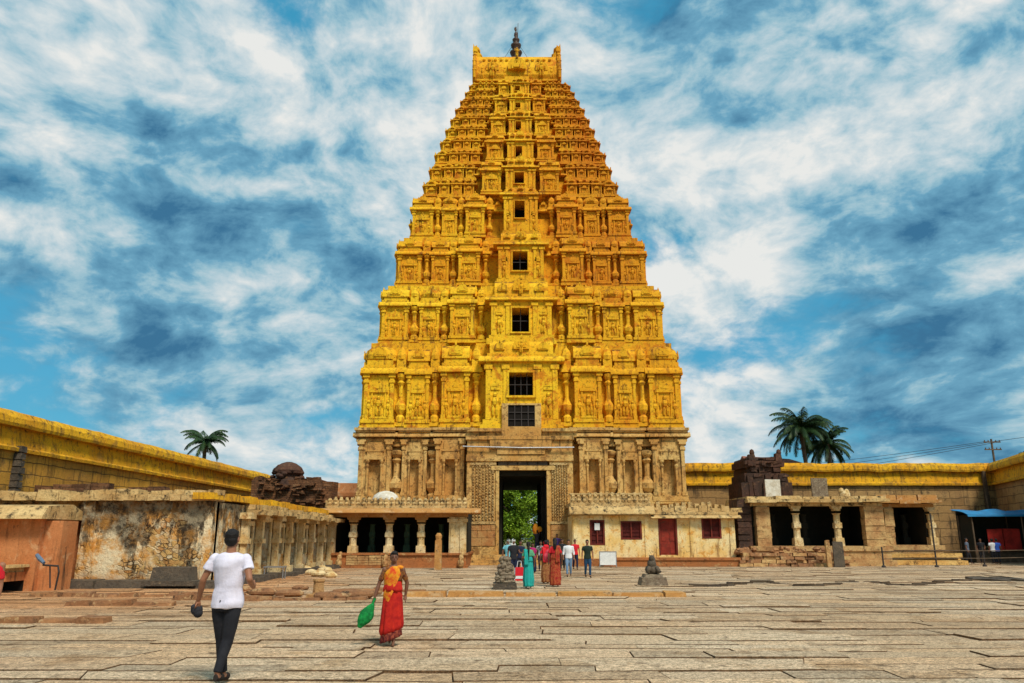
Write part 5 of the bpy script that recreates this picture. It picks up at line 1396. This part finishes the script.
def remesh(mb, name, voxel, smooth=6, fold=0, seed=0):
    me = mb.mesh(name); o = bpy.data.objects.new('tmp', me); C.objects.link(o)
    fixn(me)
    m = o.modifiers.new('r', 'REMESH'); m.mode = 'VOXEL'; m.voxel_size = voxel
    if smooth: s = o.modifiers.new('s', 'SMOOTH'); s.iterations = smooth; s.factor = .5
    dg = bpy.context.evaluated_depsgraph_get(); dg.update()
    r = bpy.data.meshes.new_from_object(o.evaluated_get(dg))
    bpy.data.objects.remove(o); bpy.data.meshes.remove(me); r.name = name
    if fold:
        r.update()
        nr = [v.normal.copy() for v in r.vertices]
        for v, n in zip(r.vertices, nr):
            p = v.co
            f = mnoise.noise(Vector((p.x*9+seed, p.y*9, p.z*3.2)))*.6+mnoise.noise(Vector((p.x*5+p.z*6+seed, p.y*5, p.z*7)))*.5
            v.co += n*fold*f
    for p in r.polygons: p.use_smooth = True
    return r
TOR = [(.80, .13, .10), (.88, .158, .115), (.96, .15, .108), (1.06, .132, .095), (1.18, .145, .105), (1.30, .165, .112), (1.38, .17, .10), (1.43, .14, .08), (1.465, .07, .06)]
def lerp(a, b, f): return tuple(a[i]+(b[i]-a[i])*f for i in range(3))
def person(loc, yaw, H, label, J=None, skin=SK, fine=False, top=None, legs=None, sari=None, hair='short', female=False, voxel=None, extra=None, headyaw=0, sleeve=.55, shirt_hem=.84, build=1.0, shoes=SHOE, scarf=None, bodyextra=None, group=None):
    s = H/1.72; vx = voxel or (.009 if fine else .02)
    r = empty('person', loc, label, 'person', group, yaw)
    sw = .175 if female else .19
    j = {}
    for q in (-1, 1):
        j['sh', q] = (q*sw, 0, 1.385); j['el', q] = (q*(sw+.06), .02, 1.12); j['wr', q] = (q*(sw+.07), -.05, .88); j['hd', q] = (q*(sw+.07), -.08, .78)
        j['hip', q] = (q*.085, 0, .88); j['kn', q] = (q*.09, -.01, .48); j['an', q] = (q*.09, .02, .08)
    for k, v in (J or {}).items(): j[k] = v
    b = MB()
    b.loft([(0, 0, z, rx*.88*build, ry*.9*build) for z, rx, ry in TOR], 18)
    b.tube([(0, .01, 1.42), (0, 0, 1.56)], [.06, .052], 12)
    Mh = Matrix.Rotation(headyaw, 3, 'Z')
    hc = Vector((0, -.012, 1.615))
    def hp(v): w = Mh @ Vector(v); return (w.x+hc.x, w.y+hc.y, w.z+hc.z)
    b.ell(hp((0, .012, .015)), (.074, .092, .095), 14, 10, Mh); b.ell(hp((0, -.018, -.045)), (.056, .068, .07), 12, 8, Mh)
    b.tube([hp((0, -.085, .008)), hp((0, -.104, -.022))], [.010, .016], 8); b.ell(hp((0, -.072, -.058)), (.026, .016, .012), 8, 5, Mh)
    for q in (-1, 1):
        b.ell(hp((q*.075, .012, -.005)), (.012, .022, .033), 8, 6, Mh)
        sh, el, wr, hd = j['sh', q], j['el', q], j['wr', q], j['hd', q]
        b.ell(sh, (.055, .052, .055), 10, 7)
        b.tube([sh, lerp(sh, el, .5), el], [.050, .045, .038], 10); b.ell(el, (.039, .039, .039), 8, 6)
        b.tube([el, lerp(el, wr, .35), wr], [.039, .039, .026], 10); b.ell(wr, (.026, .026, .026), 8, 6)
        # palm and fingers
        w = Vector(wr); d = (Vector(hd)-w).normalized(); pe = w+d*.09
        side = d.cross(Vector((q, 0, 0))).normalized() if abs(d.x) < .9 else Vector((0, 1, 0))
        nrm = d.cross(side).normalized()
        b.tube([w, w+d*.04, pe], [.024, .040, .038], 10, .5)
        for fi in range(4):
            o = side*(fi-1.5)*.021; L = (.062, .074, .070, .054)[fi]; c = nrm*(-.010)*q
            p0 = pe-d*.015+o; p1 = p0+d*(L*.55)+c; p2 = p1+d*(L*.5)+c*2.2
            b.tube([p0, p1, p2], [.0095, .009, .007], 6)
        p0 = w+d*.03-side*.03; p1 = p0-side*.028+d*.03; b.tube([p0, p1, p1+d*.03+side*.004], [.012, .011, .008], 6)
        hip, kn, an = j['hip', q], j['kn', q], j['an', q]
        if not sari:
            b.tube([hip, lerp(hip, kn, .4), kn], [.083, .078, .055], 12); b.ell(kn, (.054, .056, .055), 10, 7)
        b.tube([lerp(hip, kn, .8) if sari else kn, lerp(kn, an, .32), an], [.053, .055, .035], 12)
        fd = j.get(('foot', q), (0, -1, -.0)); a = Vector(an); fdv = Vector(fd).normalized()
        b.tube([a+Vector((0, .03, -.02)), a+Vector((0, 0, -.03)), a+fdv*.08+Vector((0, 0, -.045)), a+fdv*.15+Vector((0, 0, -.055))], [.034, .04, .038, .026], 10, .8)
    b.v = [(x*s, y*s, z*s) for x, y, z in b.v]
    body = obj('body', remesh(b, 'body', vx*.85 if fine else vx*.75, 3), skin, r)
    def put(name, mb, m, v=None, sm=4, fold=0, raw=False):
        mb.v = [(x*s, y*s, z*s) for x, y, z in mb.v]
        if raw: return obj(name, mb, m, r, smooth=True, local=True)
        return obj(name, remesh(mb, name, v or vx, sm, fold, hash(name) % 17), m, r)
    # face
    mb = MB()
    for q in (-1, 1): mb.ell(hp((q*.030, -.078, .012)), (.012, .008, .007), 8, 5, Mh); mb.ell(hp((q*.031, -.082, .032)), (.018, .006, .004), 8, 4, Mh)
    put('eyes', mb, EYE, raw=True)
    mb = MB(); mb.ell(hp((0, -.083, -.058)), (.022, .010, .007), 8, 5, Mh); put('mouth', mb, LIP, raw=True)
    # hair
    mb = MB()
    if hair != 'none':
        mb.ell(hp((0, .030, .040)), (.084, .090, .088), 14, 9, Mh); mb.ell(hp((0, .045, -.01)), (.079, .075, .078), 12, 8, Mh); mb.ell(hp((0, -.03, .082)), (.062, .055, .034), 10, 6, Mh)
        if hair == 'bun': mb.ell(hp((0, .13, -.02)), (.045, .04, .045), 10, 7, Mh)
        if hair == 'plait':
            mb.tube([hp((0, .09, 0)), (0, .14, 1.45), (.01, .14, 1.25), (0, .13, 1.0)], [.04, .035, .03, .018], 8)
        if hair == 'long': mb.tube([hp((0, .06, .02)), (0, .11, 1.5), (0, .125, 1.32)], [.07, .075, .04], 10)
        put('hair', mb, HAIR, vx*.8, 2, .012)
    if scarf:
        mb = MB(); mb.ell(hp((0, .012, .022)), (.095, .102, .105), 12, 9, Mh); mb.ell((0, .04, 1.47), (.13, .10, .10), 12, 8); put('head_cover', mb, scarf, vx, 3, .01)
    if top:
        mb = MB(); e = .016 if not fine else .02
        secs = [(0, 0, z, (rx+e)*build*1.03, (ry+e)*build*1.05) for z, rx, ry in TOR if z > shirt_hem-.001 and z < 1.45]
        mb.loft([(0, 0, shirt_hem, .172*build+e*.4, .128*build+e*.3)]+secs+[(0, 0, 1.455, .085, .07)], 22)
        for q in (-1, 1):
            sh, el, wr = j['sh', q], j['el', q], j['wr', q]; sh2 = (sh[0]*.97, sh[1], sh[2]-.008); mb.ell(sh2, (.071, .070, .068), 10, 7)
            if sleeve <= 1: mb.tube([sh2, lerp(sh, el, sleeve*.5), lerp(sh, el, sleeve)], [.062, .064, .066], 12)
            else: mb.tube([sh, el], [.068, .055], 12); mb.ell(el, (.055,)*3, 8, 6); mb.tube([el, lerp(el, wr, sleeve-1)], [.055, .045], 12)
        put('shirt', mb, top, vx, 4, .026 if fine else .012)
    if legs:
        mb = MB(); mb.loft([(0, 0, z, (rx+.014)*build, (ry+.012)*build) for z, rx, ry in TOR[:4]], 18)
        for q in (-1, 1):
            hip, kn, an = j['hip', q], j['kn', q], j['an', q]; lo = lerp(kn, an, .96)
            mb.tube([hip, lerp(hip, kn, .45), kn], [.098, .090, .068], 12); mb.ell(kn, (.068, .068, .068), 10, 7); mb.tube([kn, lerp(kn, an, .5), lo], [.068, .060, .050], 12)
        put('trousers', mb, legs, vx, 4, .008)
        mb = MB()
        for q in (-1, 1):
            a = Vector(j['an', q]); fdv = Vector(j.get(('foot', q), (0, -1, 0))).normalized()
            mb.tube([a+Vector((0, .04, -.035)), a+fdv*.05+Vector((0, 0, -.045)), a+fdv*.13+Vector((0, 0, -.052)), a+fdv*.18+Vector((0, 0, -.056))], [.04, .045, .046, .03], 10, .7)
        put('shoes', mb, shoes, vx*.8, 2)
    if sari:
        skirt, blouse, drape, border = sari[:4]
        mb = MB(); e = .014
        mb.loft([(0, 0, z, (rx+e)*build, (ry+e)*build) for z, rx, ry in TOR if 1.1 < z < 1.45]+[(0, 0, 1.45, .08, .07)], 20)
        for q in (-1, 1): sh, el = j['sh', q], j['el', q]; sh2 = (sh[0]*.94, sh[1], sh[2]-.02); mb.ell(sh2, (.056, .055, .054), 10, 7); mb.tube([sh2, lerp(sh, el, .75)], [.054, .054], 12)
        put('blouse', mb, blouse, vx, 3)
        # skirt with pleats, sways with the leading foot
        sx = (j['an', -1][0]+j['an', 1][0])/2; sy = (j['an', -1][1]+j['an', 1][1])/2
        def sec(f): # f 0 at hem
            z = .05+f*1.02; k = 1-f
            rx = .15+(.055*k if k < .8 else .055*k-.015*(k-.8)*5) + (.02 if .15 < f < .9 else 0); ry = .115+.075*k
            return (sx*k, sy*k, z, rx*build, ry*build)
        sk_ = sari[5] if len(sari) > 5 else 0
        def skewz(mb): mb.v = [(x-sk_*.25*max(0, 1-z), y, z+sk_*(x/.2+.6)*max(0, 1-z)) for x, y, z in mb.v]
        mb = MB(); fs_ = [i/14 for i in range(15)]
        mb.loft([sec(f) for f in fs_ if f >= .14 or not border], 48, fold=-.10, nf=9, seed=3); skewz(mb); put('skirt', mb, skirt, raw=True)
        if border:
            mb = MB(); mb.loft([sec(f) for f in (0, .04, .08, .12, .145)], 48, fold=-.105, nf=9, seed=3); mb.v = [(x*1.012, y*1.012, z) for x, y, z in mb.v]; skewz(mb); put('sari_border', mb, border, raw=True)
        # the drape : a band wrapped from the right hip over the opposite shoulder and down the back
        mb = MB(); mb.loft([(0, 0, z, r_*build, d_*build) for z, r_, d_ in ((.98, .178, .138), (1.03, .182, .142), (1.08, .172, .132), (1.14, .155, .12), (1.17, .14, .108))], 36, fold=-.06, nf=7, seed=5); put('waist_wrap', mb, skirt, raw=True)
        q = sari[4] if len(sari) > 4 else 1
        def tor(z):
            for a, b_ in zip(TOR, TOR[1:]):
                if a[0] <= z <= b_[0]: f = (z-a[0])/(b_[0]-a[0]); return a[1]+(b_[1]-a[1])*f, a[2]+(b_[2]-a[2])*f
            return TOR[-1][1:] if z > 1 else TOR[0][1:]
        path = []
        NU = 14
        for i in range(NU+1):
            u = i/NU; ang = -math.pi*.05+u*math.pi*.62 if False else None
            # angle around the body measured from the front, towards the shoulder side
            a = -1.35+u*1.95; z = .93+.50*u**1.15
            path.append((a, z))
        vs = []; NW = 8
        for a, z in path:
            for k in range(NW+1):
                w = (k/NW-.5)*(.66-.36*(z-.93)/.5); zz = z+w*.9; aa = a-w*.6*2
                rx, ry = tor(min(1.44, zz)); off = .03+.008*math.sin(k*2.2)
                vs.append((q*(rx*build+off)*math.sin(aa), -(ry*build+off)*math.cos(aa), min(zz, 1.455)))
        fs2 = [(i*(NW+1)+k, (i+1)*(NW+1)+k, (i+1)*(NW+1)+k+1, i*(NW+1)+k+1) for i in range(NU) for k in range(NW)]
        mb = MB(); n = len(vs)
        inn_ = [(x*.93, y*.93, z-.004) for x, y, z in vs]
        mb._add(vs+inn_, fs2+[tuple(t_+n for t_ in f[::-1]) for f in fs2])
        # shoulder pad and back panel
        mb2 = MB(); mb2.ell((q*.115, -.0, 1.425), (.085, .10, .045), 10, 6)
        g0 = []; cols = 6; rows = 9
        for i in range(rows):
            z = 1.44-i*.075
            for k in range(cols): g0.append((q*(.02+.155*k/(cols-1)), (.095 if i < 2 else .125)+.03*math.sin(k*1.9)*.4+.004*i, z))
        ff = [(i*cols+k, (i+1)*cols+k, (i+1)*cols+k+1, i*cols+k+1) for i in range(rows-1) for k in range(cols-1)]
        m_ = len(g0); mb2._add(g0+[(x, y+.014, z) for x, y, z in g0], ff+[tuple(t_+m_ for t_ in f[::-1]) for f in ff]+[(k, k+1, k+1+m_, k+m_) for k in range(cols-1)]+[((rows-1)*cols+k, (rows-1)*cols+k+1, (rows-1)*cols+k+1+m_, (rows-1)*cols+k+m_) for k in range(cols-1)]+[(i*cols, (i+1)*cols, (i+1)*cols+m_, i*cols+m_) for i in range(rows-1)]+[(i*cols+cols-1, (i+1)*cols+cols-1, (i+1)*cols+cols-1+m_, i*cols+cols-1+m_) for i in range(rows-1)])
        mb.v += []; b0 = len(mb.v); mb.v += mb2.v; mb.f += [tuple(t_+b0 for t_ in f) for f in mb2.f]; mb.col += mb2.col; mb.mi += mb2.mi
        put('drape', mb, drape, raw=True)
    return r, s

def Wp(r_s, p):
    r, s = r_s; a = r.rotation_euler.z; x, y, z = (c*s for c in p)
    return Vector((r.location.x+x*math.cos(a)-y*math.sin(a), r.location.y+x*math.sin(a)+y*math.cos(a), r.location.z+z))
# back-view man: local -Y is his front, so yaw = pi makes him face away; local +x then points to image left
wht = clothmat('lilac_white_cotton', (.74, .70, .80), (.70, .66, .77), 3)
blk = clothmat('black_cotton', (.016, .016, .02), (.024, .024, .028), 3)
mx = (222-512)/F/1.03*10
man = person((P(224, 640, 10.0)[0], 10.0, .02), math.pi-.06, 1.78, 'man in a white t-shirt and black trousers walking away in the left foreground',
   {('sh', 1): (.195, 0, 1.39), ('el', 1): (.30, .03, 1.15), ('wr', 1): (.375, -.06, .92), ('hd', 1): (.40, -.09, .82),
    ('sh', -1): (-.195, 0, 1.39), ('el', -1): (-.275, .08, 1.16), ('wr', -1): (-.235, -.16, 1.06), ('hd', -1): (-.22, -.25, 1.08),
    ('kn', 1): (.06, -.06, .48), ('an', 1): (.03, -.12, .10), ('kn', -1): (-.05, .02, .48), ('an', -1): (-.01, .14, .13)},
   fine=True, top=wht, legs=blk, sleeve=.55, shirt_hem=.83, build=1.04)
h_ = Wp(man, (.405, -.1, .82))
mb = MB(); mb.ell((0, 0, 0), (.075, .06, .07), 12, 8); mb.ell((.02, 0, -.035), (.06, .055, .06), 10, 7); mb.ell((-.03, -.01, .03), (.04, .05, .04), 10, 7); mb.v = [(x+h_.x, y+h_.y, z+h_.z-.02) for x, y, z in mb.v]
tag(obj('black_pouch', mb, clothmat('black_leather', (.03, .03, .035)), smooth=True), 'rounded black pouch held in the hand of the man in the white t-shirt', 'pouch')

red = clothmat('red_sari_silk', (.56, .025, .012), (.38, .012, .01), 8); orangec = clothmat('orange_sari_silk', (.78, .34, .02), (.62, .035, .015), 9)
marb = clothmat('maroon_print', (.10, .012, .015), (.28, .06, .03), 22); dkb = clothmat('dark_patterned_blouse', (.10, .03, .02), (.32, .13, .03), 25)
lady = person(GX(391, 646)+(.02,), .12, 1.46, 'woman in a red and orange sari walking towards the viewer with a green bag',
   {('el', -1): (-.275, .03, 1.12), ('wr', -1): (-.345, -.02, .87), ('hd', -1): (-.365, -.04, .77),
    ('el', 1): (.27, .08, 1.13), ('wr', 1): (.245, .10, .90), ('hd', 1): (.23, .08, .80),
    ('an', -1): (-.03, .15, .10), ('an', 1): (.04, -.09, .07), ('kn', 1): (.06, -.02, .48)},
   skin=SKD, fine=True, female=True, sari=(red, dkb, orangec, marb, 1, .075), hair='bun', build=1.03, headyaw=.12)
# green plastic bag, tapering from the hand down to the left
h_ = Wp(lady, (-.36, -.06, .755))
mb = MB()
def bagring(f, n=14):
    c = Vector((h_.x, h_.y, h_.z))+Vector((-.215*f, -.03, -.36*f)); w = (.018, .06, .10, .112, .10, .075, .03)[int(round(f*6))]; return c, w
pts = []; rd = []
for i in range(7): c, w = bagring(i/6); pts.append(c); rd.append(w)
mb.tube(pts, rd, 14, .6)
mb.tube([pts[0]+Vector((-.015, 0, -.01)), pts[0]+Vector((.01, 0, .06)), pts[0]+Vector((.03, 0, .10))], [.02, .03, .045], 8, .5)
gme = remesh(mb, 'bag', .010, 2, .034, 3)
tag(obj('plastic_bag', gme, clothmat('green_plastic', (.012, .30, .06), (.006, .15, .035), 14, bump=.8)), 'bright green plastic bag hanging from the hand of the woman in the red sari', 'bag')

J_walk = lambda q=1, a=.12: {('kn', q): (q*.09, -a*.9, .49), ('an', q): (q*.08, -a*1.2, .09), ('an', -q): (-q*.09, a*1.3, .12), ('kn', -q): (-q*.09, a*.2, .48)}
wsh = clothmat('white_shirt_cotton', (.76, .76, .76)); jean = clothmat('light_blue_jeans', (.14, .24, .38), (.2, .3, .42), 3); dj = clothmat('dark_blue_jeans', (.02, .06, .12))
dkg = clothmat('dark_green_shirt', (.018, .03, .02)); teal = clothmat('teal_sari', (.02, .30, .27), (.02, .36, .30), 5); tealb = clothmat('teal_blouse', (.10, .34, .18)); mar = clothmat('maroon_sari', (.30, .015, .015), (.40, .10, .03), 16)
dred = clothmat('bright_red_cloth', (.62, .02, .03)); dblue = clothmat('navy_cloth', (.015, .02, .05)); skyb = clothmat('sky_blue_shirt', (.20, .55, .62)); magenta = clothmat('magenta_cloth', (.42, .02, .14)); purple = clothmat('purple_shirt', (.08, .05, .22)); grey = clothmat('grey_scarf', (.34, .36, .33), bump=.5); white2 = clothmat('white_scarf', (.62, .62, .58), bump=.5); brown = clothmat('brown_sari', (.22, .06, .025), (.34, .16, .05), 16)
def at(px, py): x, y = GX(px, py); return (x, y, .02)
person(at(588, 578), .1, 1.62, 'man in a dark green shirt and cap walking forward, rightmost of the doorway crowd', {**J_walk(1), ('wr', -1): (-.26, .02, .88)}, top=dkg, legs=dj, scarf=None)
person(at(569, 577), -.05, 1.62, 'man in a white shirt and light blue jeans in front of the doorway crowd', J_walk(-1), top=wsh, legs=jean, sleeve=1.5)
person(at(528.5, 588.5), math.pi+.1, 1.55, 'woman in a teal sari seen from behind with a long plait', {('wr', 1): (.22, -.18, 1.02), ('hd', 1): (.2, -.26, 1.02)}, female=True, sari=(teal, tealb, teal, None, 1), hair='plait', skin=SKD)
mar_w = person(at(555.5, 587), math.pi-.1, 1.68, 'woman in a long maroon sari seen from behind carrying a pink bag', female=True, sari=(mar, dred, mar, None, -1), hair='long', skin=SKD)
person(at(546, 584), math.pi+.3, 1.60, 'woman in a brown sari and red head cover half hidden by the maroon sari', female=True, sari=(brown, dred, dred, None, 1), hair='short', scarf=dred, skin=SKD)
h_ = Vector(at(549, 586)); h_.z = 1.02; h_.y -= .12
mb = MB(); mb.ell((h_.x, h_.y-.12, h_.z), (.21, .11, .20), 12, 8); mb.ell((h_.x+.02, h_.y-.12, h_.z+.18), (.15, .09, .12), 10, 7); bg_ = remesh(mb, 'bag', .02, 3, .012)
tag(obj('pink_bag', bg_, clothmat('coral_pink_bag', (.66, .07, .10))), 'coral pink shoulder bag carried by the woman in the maroon sari', 'bag')
person(at(508.5, 579), -.4, 1.66, 'figure in a sky blue top and grey head scarf behind the carved idol stone', {('el', -1): (-.26, -.05, 1.16)}, top=skyb, legs=dblue, scarf=grey, skin=SKD)
person(at(513.5, 580), .35, 1.66, 'figure in black with a white head scarf, arm held out', {('el', 1): (.26, -.08, 1.14), ('wr', 1): (.40, -.2, 1.12), ('hd', 1): (.48, -.24, 1.13)}, top=blk, legs=dblue, scarf=white2, skin=SKD)
x, y, _ = at(519.5, 584)
sb = empty('shopping_bag', (x, y, 0), 'red and white shopping bag held low beside the carved idol stone', 'bag')
mb = MB(); mb.box(x-.17, x+.17, y-.08, y+.08, .13, .62, .01, .01, .01); obj('bag_body', mb, dred, sb)
mb = MB(); mb.box(x-.172, x+.15, y-.09, y-.085, .2, .3); mb.box(x-.19, x-.172, y-.08, y+.08, .13, .6); obj('white_panel', mb, wsh, sb)
mb = MB(); mb.tube([(x-.1, y, .6), (x-.06, y, .85), (x+.06, y, .85), (x+.1, y, .6)], [.012]*4, 6); obj('handle', mb, wsh, sb)
person(at(541, 572), 0, 1.55, 'person with a white and black top coming out between the two saris', J_walk(1), top=clothmat('black_white_top', (.62, .62, .62), (.02, .02, .02), 3), legs=dblue, skin=SKD)
person(at(533, 573), .2, 1.45, 'woman in magenta beside the teal sari', female=True, sari=(dblue, magenta, magenta, None, -1), hair='long', skin=SKD)
person(at(562.5, 571), -.1, 1.66, 'slim person in black behind the white shirted man', J_walk(-1), top=blk, legs=blk, skin=SKD)
person(at(575.5, 570), .1, 1.62, 'person in a red top behind the right shoulder of the white shirted man', J_walk(1), top=dred, legs=dblue)
person(at(520.5, 576), .3, 1.58, 'person in dark blue between the white head scarf and the teal sari', J_walk(1), top=dblue, legs=blk, skin=SKD)
person(at(548, 574), math.pi, 1.62, 'person in black seen from behind between the brown sari and the doorway', {}, top=blk, legs=dj, skin=SKD, hair='long')
def on(px, Y, z): return (P(px, 540, Y)[0], Y, z)
person(on(557, 54.0, .3), .1, 1.68, 'person in a purple shirt standing on the doorway steps', J_walk(1), top=purple, legs=dblue, skin=SKD)
pr_ = person(on(537, 56.8, .62), math.pi, 1.66, 'person in dark clothes at the doorway threshold lifting an orange bundle overhead', {('el', 1): (.2, -.1, 1.5), ('wr', 1): (.12, -.1, 1.78), ('hd', 1): (.1, -.1, 1.86), ('el', -1): (-.2, -.1, 1.5), ('wr', -1): (-.12, -.1, 1.78), ('hd', -1): (-.1, -.1, 1.86)}, top=blk, legs=dblue, skin=SKD)
h_ = Wp(pr_, (0, -.1, 1.88)); mb = MB(); mb.ell((h_.x-.1, h_.y, h_.z-.12), (.22, .2, .42), 10, 8); mb.ell((h_.x+.2, h_.y, h_.z-.1), (.2, .16, .2), 10, 7)
tag(obj('cloth_bundle', remesh(mb, 'bundle', .03, 3, .03), clothmat('orange_bundle_cloth', (.78, .32, .02), (.72, .22, .02), 3)), 'orange yellow cloth bundle held up in the dark doorway', 'bundle')
# people at the right
def far(px): return (P(px, 555, 55.5)[0], 55.5, .02)
person(far(968), .9, 1.7, 'person in dark blue standing alone at the left end of the stall', J_walk(1), top=clothmat('slate_shirt', (.10, .13, .18)), legs=blk, skin=SKD)
person(far(982), -.5, 1.68, 'person in black standing between the lone figure and the white shirt by the stall', {('wr', 1): (.2, -.3, 1.0)}, top=blk, legs=blk, skin=SKD)
person(far(993.5), math.pi, 1.66, 'person in a white t-shirt seen from behind at the stall', {}, top=wsh, legs=blk, skin=SKD)
person(far(998), math.pi-.2, 1.66, 'person in a bright blue shirt beside the white t-shirt at the stall', {}, top=clothmat('bright_blue_shirt', (.04, .12, .5)), legs=blk, skin=SKD)
person((P(-20, 620, 11.5)[0], 11.5, .02), .3, 1.62, 'person in red and blue mostly cut off by the left edge of the picture', {('el', 1): (.19, .02, 1.12), ('wr', 1): (.19, -.02, .88), ('hd', 1): (.19, -.04, .79)}, fine=False, voxel=.014, female=True, sari=(clothmat('blue_skirt', (.03, .05, .42)), dred, dred, None, -1), hair='bun')
